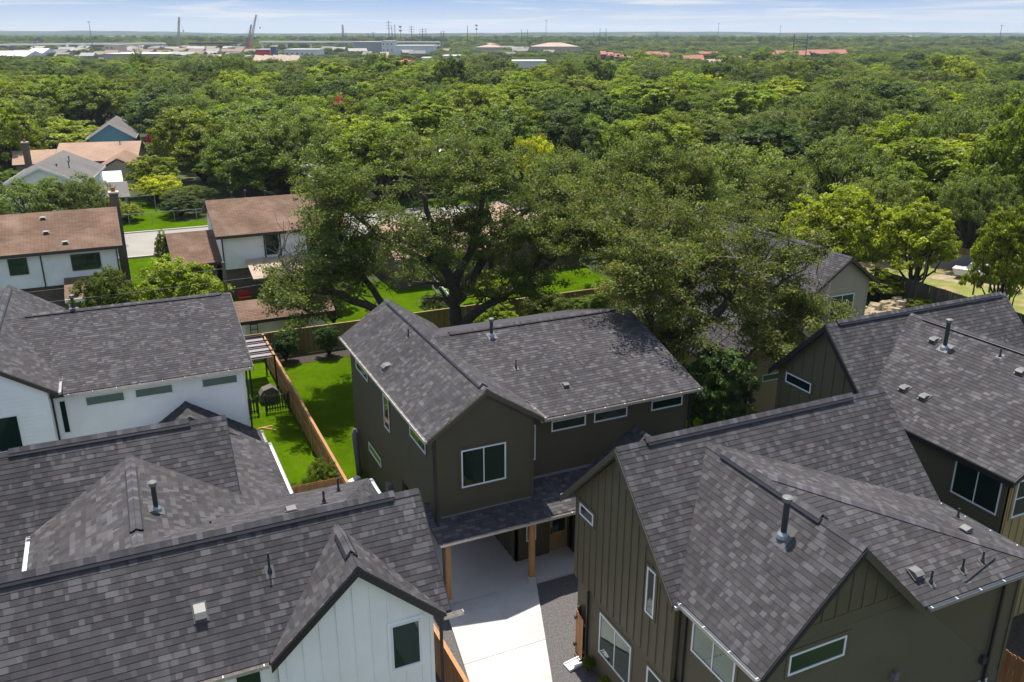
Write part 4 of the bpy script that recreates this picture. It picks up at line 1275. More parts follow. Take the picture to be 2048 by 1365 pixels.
# ------------------------------------------------------------------ older neighbour houses
def gable(label, x0, x1, y0, y1, ze, zr, roofm, wallm, low=None, along='x', base=0.0, ov=.45, trim='brown_trim', loc=None, wins=(), rot=0.0, chim=None, name='house', cat='house', pipes=(), simple=False):
    """gable-roofed building, ridge along x or y, in a local frame turned by rot about its centre"""
    cx, cy = (x0 + x1) / 2, (y0 + y1) / 2
    root = thing(name, label, cat, (cx, cy, base)); root.rotation_euler = (0, 0, rot)
    ORG[root] = Vector((cx, cy, base))
    mb = MB(); th = .14
    if along == 'x':
        ym = cy; sl = (zr - ze) / (ym - y0)
        for ya, sg in ((y0, -1), (y1, 1)):
            mb.prism([(x0 - ov, ya + sg * ov, ze - sl * ov), (x1 + ov, ya + sg * ov, ze - sl * ov), (x1 + ov, ym, zr), (x0 - ov, ym, zr)], Vector((0, 0, th)))
        pr = [(x0, y0), (x0, y1), 'x']
    else:
        xm = cx; sl = (zr - ze) / (xm - x0)
        for xa, sg in ((x0, -1), (x1, 1)):
            mb.prism([(xa + sg * ov, y0 - ov, ze - sl * ov), (xa + sg * ov, y1 + ov, ze - sl * ov), (xm, y1 + ov, zr), (xm, y0 - ov, zr)], Vector((0, 0, th)))
    for i in range(len(mb.v)): mb.v[i] = (mb.v[i][0], mb.v[i][1], mb.v[i][2] + base)
    mb.build('roof', roofm, root)
    b = MB()
    zl = low[0] if low else base
    if along == 'x':
        b.prism([(x0, y0, zl), (x0, y1, zl), (x0, y1, ze + base - .02), (x0, cy, zr + base - .02), (x0, y0, ze + base - .02)], Vector((x1 - x0, 0, 0)))
    else:
        b.prism([(x0, y0, zl), (x1, y0, zl), (x1, y0, ze + base - .02), (cx, y0, zr + base - .02), (x0, y0, ze + base - .02)], Vector((0, y1 - y0, 0)))
    wl = b.build('wall', wallm, root)
    if low:
        b = MB(); b.box(x0 + .02, x1 - .02, y0 + .25, y1 - .02, base, zl - .002); b.build('lower_wall', low[1], root)
    # fascia
    f = MB()
    if along == 'x':
        f.box(x0 - ov, x1 + ov, y0 - ov - .03, y0 - ov - .002, base + ze - sl * ov - .1, base + ze - sl * ov + th)
        for xx in (x0 - ov - .03, x1 + ov + .002):
            for ya, sg in ((y0, -1), (y1, 1)):
                f.prism([(xx, ya + sg * ov, base + ze - sl * ov - .12), (xx, ya + sg * ov, base + ze - sl * ov + th), (xx, cy, base + zr + th), (xx, cy, base + zr - .12)], Vector((.028, 0, 0)))
    else:
        for xx, sg in ((x0 - ov, -1), (x1 + ov, 1)):
            f.box(xx + (0.002 if sg > 0 else -.03), xx + (.03 if sg > 0 else -.002), y0 - ov, y1 + ov, base + ze - sl * ov - .1, base + ze - sl * ov + th)
        for xa, sg in ((x0, -1), (x1, 1)):
            f.prism([(xa + sg * ov, y0 - ov - .03, base + ze - sl * ov - .12), (xa + sg * ov, y0 - ov - .03, base + ze - sl * ov + th), (cx, y0 - ov - .03, base + zr + th), (cx, y0 - ov - .03, base + zr - .12)], Vector((0, .028, 0)))
    if not simple: f.build('fascia', trim, root)
    for wdef in wins:
        a, b_, z0, z1 = wdef[:4]; fm = wdef[4] if len(wdef) > 4 else 'vinyl_white'
        m = MB()
        for p, q, c, d in ((a, b_, z1 - .07, z1), (a, b_, z0, z0 + .07), (a, a + .07, z0 + .07, z1 - .07), (b_ - .07, b_, z0 + .07, z1 - .07)):
            m.box(p, q, y0 - .06, y0 - .002, c, d)
        w_ = m.build('window', fm, root)
        m = MB(); m.box(a + .07, b_ - .07, y0 - .03, y0 - .002, z0 + .07, z1 - .07); m.build('pane', 'glass', w_)
        m = MB(); zc = (z0 + z1) / 2; m.box(a + .07, b_ - .07, y0 - .05, y0 - .032, zc - .025, zc + .025); m.build('mullion', fm, w_)
    if chim:
        x, y, z0, z1, cm = chim; m = MB(); m.box(x - .35, x + .35, y - .45, y + .45, z0, z1); c = m.build('chimney', cm, root)
        m = MB(); m.box(x - .42, x + .42, y - .52, y + .52, z1 + .002, z1 + .14); m.build('cap', 'far_wall', c)
        m = MB(); m.tube([(x, y, z1 + .14), (x, y, z1 + .5)], .17, 10); m.build('flue', 'far_red', c)
    for (x, y, z, L_) in pipes:
        m = MB(); m.tube([(x, y, z - .1), (x, y, z + L_)], .06, 8); m.tube([(x, y, z + L_), (x, y, z + L_ + .12)], [.13, .13], 8); m.build('vent_pipe', 'pipe_dark', root)
    return root


GH = gable('brown roofed neighbour house at the left edge with white upper storey and brick chimney', -16, -.55, 73.9, 84.3, 5.42, 7.35, 'brown_shingle', 'old_white', low=(2.5, 'wall_brick'),
           wins=((-8.2, -6.9, 3.7, 5.0, 'brown_trim'), (-3.9, -1.8, 3.6, 4.9, 'brown_trim')), chim=(-.15, 80.5, 0, 8.4, 'wall_brick'), pipes=())
for (x, y, z) in ((-5.6, 78.1, 7.05), (-5.4, 76.0, 6.3), (-4.1, 74.4, 5.7)):
    hoodvent(GH, x, y, z + .12, (0, .37), w=.35, d=.35)
for z, m_, x0_, x1_ in ((5.12, 'brown_trim', -16, -.5), (2.42, 'brown_trim', -16, -.5)):
    mb = MB(); mb.box(x0_, x1_, 73.82, 73.895, z, z + .16); mb.build('trim_board', m_, GH)
for x in (-.62, -6.0, -11.2):
    mb = MB(); mb.box(x, x + .1, 73.84, 73.897, 2.58, 5.12); mb.build('trim_board', 'brown_trim', GH)
mb = MB(); mb.prism([(-4.6, 70.4, 2.2), (-.8, 70.4, 2.2), (-.8, 73.8, 3.0), (-4.6, 73.8, 3.0)], Vector((0, 0, .12))); mb.build('porch_roof', 'brown_shingle', GH)
mb = MB(); mb.box(-4.6, -.8, 70.3, 70.42, 2.02, 2.3); mb.build('fascia', 'old_white', GH)
for x in (-4.4, -2.6, -1.0):
    mb = MB(); mb.box(x, x + .1, 70.5, 70.6, 0, 2.1); mb.build('post', 'old_white', GH)
mb = MB(); mb.box(0.05, .9, 71.5, 72.3, 0, 2.2); mb.build('wall', 'wall_brick', GH)

HH = gable('white sided neighbour house with brown roof and black framed window left of the big oak', 7.45, 17.8, 73.7, 84.1, 5.45, 7.35, 'brown_shingle', 'old_white', low=(2.45, 'wall_brick'),
           wins=((11.0, 12.1, 3.4, 5.25, 'black_trim'), (14.6, 15.7, 3.4, 5.25, 'black_trim')), trim='brown_trim', pipes=((9.3, 79.2, 7.4, .5), (10.5, 79.4, 7.4, .55), (12.2, 79.2, 7.4, .4)))
for x in (7.42, 10.85, 12.16, 14.45, 15.76):
    mb = MB(); mb.box(x, x + .1, 73.62, 73.697, 2.5, 5.4); mb.build('trim_board', 'black_trim', HH)
mb = MB(); mb.prism([(9.2, 70.0, 2.3), (14.6, 70.0, 2.3), (14.6, 73.6, 3.1), (9.2, 73.6, 3.1)], Vector((0, 0, .1))); mb.build('porch_roof', 'far_tan', HH)
for x in (9.4, 12, 14.4):
    mb = MB(); mb.box(x, x + .1, 70.1, 70.2, 0, 2.3); mb.build('post', 'brown_trim', HH)
gable('brown roofed garage between the two white neighbour houses', 3.95, 7.0, 75.2, 85.0, 2.95, 4.5, 'brown_shingle', 'wall_brick', trim='brown_trim', name='garage', cat='garage')
gable('long low white shed with red brown roof behind the cedar back fence', 7.0, 12.9, 60.5, 63.8, 2.15, 2.85, 'brown_shingle', 'old_white', ov=.5, name='garden_shed', cat='shed', trim='black_trim')
ld = MB()
for x in (7.35, 7.85): ld.box(x, x + .05, 60.38, 60.44, 0.3, 2.1)
for k in range(5): ld.box(7.4, 7.85, 60.39, 60.43, .5 + k * .38, .55 + k * .38)
solo(ld, 'ladder', 'brown_trim', 'thin brown ladder leaning on the white shed wall', 'ladder', (7.6, 60.4, 0.3))

gable('grey roofed house with white walls in the upper left, brick chimney at its corner', -10.9, -2.2, 114.5, 129.5, 4.5, 6.5, 'grey_shingle', 'old_white', trim='old_white', along='y', rot=R_(-8), chim=(-11.2, 131, 0, 7.6, 'wall_brick'), pipes=((-5, 124, 5.9, .5), (-4.4, 120, 5.7, .6), (-5.4, 118, 6.0, .3)))
gable('tan peach roofed single storey house in front of the blue house', -6.5, 4.6, 147, 159, 2.9, 4.9, 'peach_shingle', 'far_wall', along='x', rot=R_(-10), pipes=((2, 152, 4.6, .5),))
gable('brown roofed house with low roof beside the grey roofed house', -1.4, 4.6, 136.5, 146, 2.7, 4.3, 'tan_shingle', 'far_wall', along='y', rot=R_(-8))
gable('blue house with pale grey gable roof in the upper left', -2.0, 4.9, 163, 177, 4.7, 6.9, 'grey_shingle', 'blue_paint', along='y', rot=R_(-6), trim='old_white')
gable('tan roof peeking out between trees behind the chimney house', -13, -7, 150, 158, 2.6, 4.0, 'peach_shingle', 'far_wall', along='x')
for (lab, x0, x1, y0, y1, z, m_) in (('flat white patio cover between the grey and peach roofs', -1.6, 1.2, 127, 134.5, 2.5, 'white_plain'), ('slanted brown patio roof in front of the white patio cover', -2.0, 1.6, 114, 123.5, 2.6, 'grey_shingle')):
    t = thing('patio_cover', lab, 'patio cover', ((x0 + x1) / 2, (y0 + y1) / 2, 0))
    mb = MB(); mb.prism([(x0, y0, z - .2), (x1, y0, z - .2), (x1, y1, z + .3), (x0, y1, z + .3)], Vector((0, 0, .12))); mb.build('roof', m_, t)
    for x in (x0 + .1, x1 - .2):
        for y in (y0 + .1, y1 - .2):
            mb = MB(); mb.box(x, x + .1, y, y + .1, 0, z - .1); mb.build('post', 'brown_trim', t)
gable('peach shingled roof glimpsed through the big oak', 21.5, 30, 70, 79, 2.9, 5.0, 'peach_shingle', 'wall_brick', along='x')
gable('brick house with peach roof behind the trunk of the big oak', 31, 40, 71, 80, 2.9, 4.8, 'peach_shingle', 'wall_brick', along='y')
gable('tan roof glimpsed between the two live oaks', 48, 58, 78, 88, 2.9, 4.8, 'tan_shingle', 'far_wall', along='x')
gable('pale metal roofed building showing behind the crown of the big oak', 44, 57, 133, 142, 2.7, 3.9, 'far_white', 'far_wall', along='x')
for i, (px, py, d, w_, m_, lab) in enumerate(((232, 193, 300, 16, 'tan_shingle', 'brown roof deep in the canopy left of the tall tree group'), (760, 290, 170, 12, 'peach_shingle', 'small peach roof between trees left of the yellow flowering tree'),
                                   (1010, 190, 330, 10, 'far_white', 'small white roof in the middle canopy'), (1470, 178, 340, 10, 'peach_shingle', 'small orange brown roof in the right canopy'),
                                   (840, 192, 320, 12, 'peach_shingle', 'peach roof in the canopy right of the pink tree'), (1900, 138, 520, 20, 'far_white', 'pale roof near the right edge of the canopy'),
                                   (700, 345, 118, 10, 'far_white', 'white garage wall right of the street lamp'), (1560, 345, 120, 10, 'peach_shingle', 'peach roof behind the right tree clump'))):
    p = spot(px, py, d); top = max(p.z, 3.2)
    gable(lab, p.x - w_ / 2, p.x + w_ / 2, p.y, p.y + w_ * .8, top - 1.6, top, m_, 'far_wall', along='x', simple=True)

# ------------------------------------------------------------------ yard things
def pergola():
    t = thing('pergola', 'dark metal pergola with a pale canvas canopy in the white house yard', 'pergola', (6.8, 52.8, 0))
    for x in (5.9, 7.45):
        for y in (50.9, 54.9):
            mb = MB(); mb.box(x - .05, x + .05, y - .05, y + .05, 0, 2.55); mb.build('post', 'black_trim', t)
    for y in (50.9, 51.9, 52.9, 53.9, 54.9):
        mb = MB(); mb.box(5.7, 7.7, y - .04, y + .04, 2.56, 2.64); mb.build('beam', 'black_trim', t)
    for i in range(4):
        mb = MB(); n = 6; y0 = 50.95 + i; 
        for k in range(n):
            a = k / n; b = (k + 1) / n
            za = 2.5 - .14 * math.sin(math.pi * a); zb = 2.5 - .14 * math.sin(math.pi * b)
            mb.prism([(5.95, y0 + a * .95, za), (7.4, y0 + a * .95, za), (7.4, y0 + b * .95, zb), (5.95, y0 + b * .95, zb)], Vector((0, 0, .01)))
        mb.build('canopy', 'canvas', t)


pergola()
mb = MB(); mb.prism([(6.2, 49.6, .15), (7.3, 49.6, .15), (7.3, 49.6, .75), (6.95, 49.6, 1.05), (6.4, 49.6, .9), (6.2, 49.6, .6)], Vector((0, .7, 0)))
solo(mb, 'covered_grill', 'grill_cover', 'brown covered grill standing on the grass by the pergola', 'grill', (6.75, 49.9, 0))
for (xa, xb, lab) in ((6.35, 7.55, 'dark picket gate leaf on the grass beside the cedar fence'), (5.0, 5.75, 'dark picket gate leaf beside the corner of the white house')):
    t = thing('garden_gate', lab, 'gate', ((xa + xb) / 2, 48.2, 0)); k = int((xb - xa) / .15)
    for i in range(k + 1):
        x = xa + i * .15; mb = MB(); mb.box(x - .035, x + .035, 48.15, 48.18, .12, 1.15); mb.build('picket', 'brown_trim', t)
    for z in (.25, .95):
        mb = MB(); mb.box(xa - .05, xb + .05, 48.182, 48.21, z, z + .08); mb.build('rail', 'brown_trim', t)
    for x in (xa - .08, xb + .08):
        mb = MB(); mb.box(x - .04, x + .04, 48.13, 48.21, 0, 1.25); mb.build('post', 'brown_trim', t)
for i, (a, b) in enumerate((((5.45, 46.3), (6.3, 46.35)), ((5.7, 46.25), (6.4, 45.7)))):
    mb = MB(); mb.beam((*a, .03 + i * .03), (*b, .03), .09, .03)
    solo(mb, 'loose_plank', 'cedar', ('pale plank lying level on the grass by the white house', 'pale plank lying slanted on the grass by the white house')[i], 'plank', (*a, 0))
mb = MB()
for k in range(14):
    a = 2 * math.pi * k / 14; b = 2 * math.pi * (k + 1) / 14
    mb.beam((15.4 + .32 * math.cos(a) - 1.2, 60.8 + .32 * math.sin(a), .06), (15.4 + .32 * math.cos(b) - 1.2, 60.8 + .32 * math.sin(b), .06), .09, .08)
solo(mb, 'toy_ring', 'orange_paint', 'small orange ring lying on the neighbour lawn right of the shed', 'ring', (14.2, 60.8, 0))
# items by the brick wall of the neighbours
t = thing('patio_chair', 'red patio chair against the brick wall under the oak', 'chair', (8.5, 72.0, 0))
mb = MB(); mb.box(8.1, 9.1, 71.7, 72.2, .38, .46); mb.build('seat', 'red_paint', t)
mb = MB(); mb.box(8.1, 9.1, 72.2, 72.26, .46, .95); mb.build('backrest', 'red_paint', t)
for x in (8.12, 9.02):
    for y in (71.72, 72.2):
        mb = MB(); mb.box(x, x + .06, y, y + .05, 0, .38); mb.build('leg', 'red_paint', t)
mb = MB(); mb.tube([(6.6, 71.2, 0), (6.6, 71.2, .5), (6.6, 71.2, .8)], [.5, .55, .2], 12)
solo(mb, 'fire_pit', 'orange_paint', 'orange covered tub beside the brick wall', 'tub', (6.6, 71.2, 0))
t = thing('air_conditioner', 'white air conditioner unit beside the orange tub', 'air conditioner', (5.9, 72.4, 0))
mb = MB(); mb.box(5.4, 6.3, 72.0, 72.8, 0, .85); mb.build('cabinet', 'far_grey', t)
mb = MB(); mb.tube([(5.85, 72.4, .852), (5.85, 72.4, .9)], .33, 12); mb.build('fan_guard', 'pole_grey', t)
# utility pole and wires
t = thing('utility_pole', 'wooden utility pole standing by the brick wall', 'pole', (6.4, 64.5, 0))
mb = MB(); mb.tube([(6.45, 64.5, 0), (6.45, 64.5, 5.4)], [.16, .12], 10); mb.build('shaft', 'bark_light', t)
for i, z in enumerate((4.9, 5.2, 2.9)):
    mb = MB(); p = Vector((-30, 60 + i, z + .8)); q = Vector((45, 66 + i * 2, z + 1.0 + i * .5)); n = 20
    pts = [p.lerp(q, k / n) - Vector((0, 0, 1.4 * (1 - (2 * k / n - 1) ** 2))) for k in range(n + 1)]
    mb.tube(pts, .012, 4)
    solo(mb, 'power_line', 'pole_grey', ('upper power line sagging across the brown roofs', 'lower power line crossing the white house wall', 'thin cable sagging low behind the left shrubs')[i], 'cable', p)
# street lamp
def lamp(px, d, h, lab, m='galvanized', grp=None):
    p = spot(px, 400, d); x, y = p.x, p.y
    t = thing('street_lamp', lab, 'street lamp', (x, y, 0), grp)
    mb = MB(); mb.tube([(x, y, 0), (x, y, h - .8), (x - .4, y, h - .2), (x - 1.2, y, h), (x - 1.7, y, h)], [.1, .07, .06, .05, .05], 8); mb.build('shaft', m, t)
    mb = MB(); mb.tube([(x - 1.5, y, h - .02), (x - 1.9, y, h), (x - 2.4, y, h - .05)], [.1, .2, .08], 8); mb.build('lamp_head', 'white_plain', t)


lamp(652, 92, 8.4, 'grey street lamp with curved arm right of the tall tree group')
lamp(1148, 93, 8.2, 'street lamp half hidden by leaves above the big oak')
# swing set, splash block, planter things
t = thing('swing_set', 'small swing set frame on the grass behind the chain link fence', 'swing set', (2.6, 117, 0))
for x in (1.2, 4.4):
    mb = MB(); mb.tube([(x, 116.2, 0), (x, 117, 2.0), (x, 117.8, 0)], .05, 6); mb.build('leg', 'pole_grey', t)
mb = MB(); mb.tube([(1.2, 117, 2.0), (4.4, 117, 2.0)], .05, 6); mb.build('beam', 'pole_grey', t)
mb = MB(); mb.box(2.5, 3.0, 116.9, 117.1, .5, .55); mb.tube([(2.55, 117, .55), (2.55, 117, 2)], .015, 4); mb.tube([(2.95, 117, .55), (2.95, 117, 2)], .015, 4); mb.build('seat', 'black_trim', t)
mb = MB(); mb.prism([(12.1, 21.85, .02), (12.75, 21.95, .02), (12.78, 21.55, .02), (12.15, 21.42, .02)], Vector((0, 0, .06)))
mb.obox((12.12, 21.84, .08), (.64, .1, 0), (.01, -.05, 0), (0, 0, .04)); mb.obox((12.16, 21.46, .08), (.62, .12, 0), (.01, -.05, 0), (0, 0, .04))
solo(mb, 'splash_block', 'white_plain', 'white concrete splash block on the gravel under the downspout', 'splash block', (12.4, 21.7, 0))
mb = MB(); mb.prism([(8.3, 37.9, .02), (9.1, 38.4, .02), (9.2, 38.1, .02), (8.4, 37.6, .02)], Vector((0, 0, .12)))
solo(mb, 'stone_slab', 'white_plain', 'pale stone slab at the edge of the lawn by the dark house wall', 'stone', (8.7, 38, 0))
mb = MB()
mb.tube([(9.3, 38.7, 0), (9.28, 38.9, 1.1), (9.3, 39.1, 2.1), (9.3, 39.15, 2.35)], [.16, .14, .17, .1], 9)
solo(mb, 'rolled_material', 'pole_grey', 'tall upright rolled bundle leaning at the corner of the dark house wall', 'roll', (9.3, 38.8, 0), smooth=True)


def rocks():
    r = random.Random(4); t = thing('rock_pile', 'pale tan rock retaining pile behind the beige gabled house', 'rock pile', (54, 47, 0))
    for i in range(34):
        x = 51.0 + r.random() * 6.6; y = 45.6 + r.random() * 2.6; s_ = r.uniform(.3, .75); mb = MB()
        bm = [(math.cos(a) * s_ * r.uniform(.8, 1.1), math.sin(a) * s_ * r.uniform(.7, 1.0)) for a in [k * math.pi / 3.5 for k in range(7)]]
        z0 = r.uniform(0, .35)
        lo = [(x + a, y + b, z0) for a, b in bm]; hi = [(x + a * .7, y + b * .7, z0 + s_ * r.uniform(.6, .9)) for a, b in bm]
        mb.add(lo + hi, [tuple(range(13, 6, -1))[::-1]] + [(k, (k + 1) % 7, (k + 1) % 7 + 7, k + 7) for k in range(7)])
        mb.build('rock', 'bare_soil', t)


rocks()
# bin-like tub and post in the dry yard
mb = MB(); mb.tube([(65.8, 47.8, 0), (65.8, 47.8, 3.6)], .07, 8)
solo(mb, 'rusty_post', 'brown_trim', 'tall rusty post rising from the dry yard', 'post', (65.8, 47.8, 0), smooth=True)
mb = MB(); mb.tube([(57.9, 46.6, 0), (58.3, 46.9, 4.2)], .07, 8)
solo(mb, 'leaning_post', 'brown_trim', 'leaning dark post in front of the grey weathered fence', 'post', (57.9, 46.6, 0), smooth=True)
mb = MB(); mb.tube([(67.7, 47.7, 0), (67.7, 47.7, 1.9)], .09, 8); mb.box(67.5, 67.9, 47.6, 47.8, 1.2, 1.6)
solo(mb, 'standpipe', 'pipe_dark', 'short dark standpipe just over the far roof ridge', 'pipe', (67.7, 47.7, 0))
t = thing('boat', 'small white covered boat parked by the brown fence in the dry yard', 'boat', (71, 51, 0))
mb = MB(); mb.prism([(69.8, 52.6, .4), (71.6, 49.6, .4), (71.8, 49.2, 1.0), (69.6, 52.8, 1.0)], Vector((-1.1, -.5, 0))); mb.build('hull', 'white_plain', t)
mb = MB(); mb.prism([(70.2, 52, 1.01), (71.2, 50.3, 1.01), (71.0, 50.5, 1.5), (70.4, 51.8, 1.5)], Vector((-.8, -.4, 0))); mb.build('cover', 'far_grey', t)
mb = MB(); mb.tube([(70.3, 51.0, .25), (70.2, 50.95, .25)], .25, 10); mb.build('wheel', 'black_trim', t)
t = thing('backboard_panel', 'grey green panel leaning at the back of the dry yard', 'panel', (70.6, 53.4, 0))
mb = MB(); mb.prism([(68.6, 54.6, .4), (71.6, 52.6, .4), (71.7, 52.7, 1.7), (68.8, 54.8, 1.7)], Vector((.05, .08, 0))); mb.build('board', 'pole_grey', t)
mb = MB(); mb.box(69.0, 69.1, 54.4, 54.5, 0, .4); mb.box(71.2, 71.3, 52.9, 53.0, 0, .4); mb.build('leg', 'pole_grey', t)

finish_roofs()

# ------------------------------------------------------------------ trees
def leaves_mesh(name, cen, nrm, size, tints, m, rs, aspect=0.55):
    """cen (n,3), nrm (n,3) preferred normals; one pointed leaf spray (quad, folded) per point"""
    n = len(cen)
    rv = rs.normal(size=(n, 3))
    N_ = nrm + rv * 0.62
    N_ /= np.linalg.norm(N_, axis=1)[:, None] + 1e-9
    a = rs.normal(size=(n, 3)); a -= (a * N_).sum(1)[:, None] * N_
    a /= np.linalg.norm(a, axis=1)[:, None] + 1e-9
    b = np.cross(N_, a)
    s = (size * rs.uniform(0.6, 1.3, n))[:, None]
    v = np.empty((n, 4, 3), np.float32)
    v[:, 0] = cen - a * s * 0.5
    v[:, 1] = cen - b * s * aspect * 0.5 + N_ * s * 0.10
    v[:, 2] = cen + a * s * 0.5
    v[:, 3] = cen + b * s * aspect * 0.5 + N_ * s * 0.10
    me = bpy.data.meshes.new(name)
    me.vertices.add(n * 4); me.vertices.foreach_set('co', v.ravel())
    me.loops.add(n * 4); me.loops.foreach_set('vertex_index', np.arange(n * 4, dtype=np.int32))
    me.polygons.add(n); me.polygons.foreach_set('loop_start', np.arange(0, n * 4, 4, dtype=np.int32))
    me.polygons.foreach_set('loop_total', np.full(n, 4, np.int32))
    me.materials.append(m)
    at = me.attributes.new('tint', 'FLOAT_COLOR', 'FACE')
    c = np.ones((n, 4), np.float32); c[:, :3] = tints
    at.data.foreach_set('color', c.ravel())
    me.update(); me.validate()
    return me


def crown_points(rs, R, H, nl, per, lr, leafn, flat=0.75):
    """lobes -> clumps -> leaves; unit crown centred over origin, bottom at z=0"""
    lobes = []
    ga = 2.399963; k0 = rs.uniform(0, 6)
    for i in range(nl):
        u = (i + .5) / nl; dz = 1 - 1.52 * u; q = math.sqrt(max(0, 1 - dz * dz)); th = k0 + i * ga + rs.uniform(-.35, .35)
        f = rs.uniform(.52, .78)
        lobes.append((R * q * f * math.cos(th), R * q * f * math.sin(th), H * (.48 + .40 * dz * f * 1.25 + rs.uniform(-.05, .05)), lr * R * rs.uniform(.75, 1.3)))
    lobes.append((0, 0, H * 0.55, lr * R * 1.3))
    C, Nn, T = [], [], []
    cl = []
    for (x, y, z, r) in lobes:
        lt = rs.uniform(.85, 1.15)
        for j in range(per):
            d = rs.normal(size=3); d[2] = abs(d[2]) * 0.95 - 0.4; d /= np.linalg.norm(d)
            p = np.array([x, y, z]) + d * r * rs.uniform(.75, 1.08) * np.array([1, 1, flat])
            cl.append((p, d, r * rs.uniform(.16, .34), lt * rs.uniform(.66, 1.34)))
    k = max(1, leafn // len(cl))
    for (p, d, r, t) in cl:
        q = rs.normal(size=(k, 3)); q /= np.linalg.norm(q, axis=1)[:, None]
        q *= (rs.uniform(0, 1, k) ** 0.45)[:, None] * r * np.array([1.25, 1.25, .75])
        C.append(p + q); Nn.append(np.tile(d * .6 + np.array([0, 0, .7]), (k, 1)) + q / r * .5)
        tt = t * rs.uniform(.62, 1.38, k)
        g = np.stack([tt * rs.uniform(.9, 1.15, k), tt, tt * rs.uniform(.8, 1.1, k)], 1); T.append(g)
    return np.concatenate(C), np.concatenate(Nn), np.concatenate(T), lobes


def limb_mesh(name, base_h, lobes, r0, rs, m='bark', kink=.5):
    mb = MB(); fork = base_h * rs.uniform(.55, .9)
    mb.tube([(0, 0, -.2), (0, 0, .3), (rs.normal() * .1, rs.normal() * .1, fork)], [r0 * 1.35, r0, r0 * .85], 8)
    for (x, y, z, r) in lobes:
        e = Vector((x, y, z + base_h)); s = Vector((0, 0, fork - .1)); pts = []
        n = 5
        for i in range(n + 1):
            t = i / n; p = s.lerp(e, t); p.z = s.z + (e.z - s.z) * (t ** .8)
            if 0 < i < n: p += Vector((rs.normal(), rs.normal(), rs.normal())) * kink * .5
            pts.append(p)
        mb.tube(pts, [r0 * .6 * (1 - .8 * i / n) for i in range(n + 1)], 6)
    return mb.mesh(name, m, smooth=True)


PROTO = {}


def make_proto(kind, i, R, H, bh, nl, per, lr, leafn, ls, seed, flat=.75, aspect=.55):
    rs = np.random.RandomState(seed)
    C, Nn, T, lobes = crown_points(rs, R, H, nl, per, lr, leafn, flat)
    C[:, 2] += bh
    cm = leaves_mesh('crown', C, Nn, ls, T, LEAF[kind], rs, aspect)
    tm = limb_mesh('trunk', bh, lobes, R * .05 + .05, rs)
    PROTO.setdefault(kind, []).append((cm, tm, R, bh + H))


NL = 24000
make_proto('elm', 0, 5.2, 9.0, 0.9, 19, 22, .33, NL, .27, 1, flat=.85)
make_proto('elm', 1, 4.6, 9.8, 0.9, 17, 24, .34, NL, .27, 2, flat=.85)
make_proto('elm', 2, 5.6, 8.6, 0.9, 22, 19, .30, NL, .27, 3, flat=.8)
make_proto('bright', 0, 4.8, 8.4, 0.8, 18, 20, .32, NL - 3000, .31, 4, flat=.85)
make_proto('bright', 1, 4.2, 9.0, 0.8, 16, 22, .33, NL - 3000, .31, 5, flat=.85)
make_proto('oak', 0, 6.0, 7.4, 1.3, 22, 18, .27, NL, .25, 6, flat=.7)
make_proto('oak', 1, 6.4, 7.0, 1.4, 24, 17, .25, NL, .25, 7, flat=.7)
make_proto('dark', 0, 4.6, 8.6, 0.8, 18, 22, .34, NL, .27, 8, flat=.9)
make_proto('yellow', 0, 3.2, 4.6, 0.8, 14, 16, .34, 9000, .26, 9)
make_proto('pink', 0, 2.4, 3.6, 1.0, 10, 14, .34, 4000, .25, 10)
make_proto('magnolia', 0, 2.6, 6.0, .3, 16, 22, .36, 12000, .28, 12, flat=1.0, aspect=.45)
TREE_LABEL = {'elm': 'mid green', 'bright': 'bright yellow green', 'oak': 'olive grey green', 'dark': 'dark green'}
CROWNS = {}


def tree(kind, x, y, h, R, label, group=None, seed=0, v=None, name='tree', cat='tree'):
    r = random.Random(seed); pr_ = PROTO[kind]; cm, tm, pR, pH = pr_[v if v is not None else r.randrange(len(pr_))]
    t = thing(name, label, cat, (x, y, 0), group); t.rotation_euler = (r.uniform(-.05, .05), r.uniform(-.05, .05), r.uniform(0, 6.28)); t.scale = (R / pR, R / pR, h / pH)
    c = bpy.data.objects.new('crown', cm); c.parent = t; COL.objects.link(c)
    k = bpy.data.objects.new('trunk', tm); k.parent = t; COL.objects.link(k)
    CROWNS.setdefault(cm.name, c)
    return t


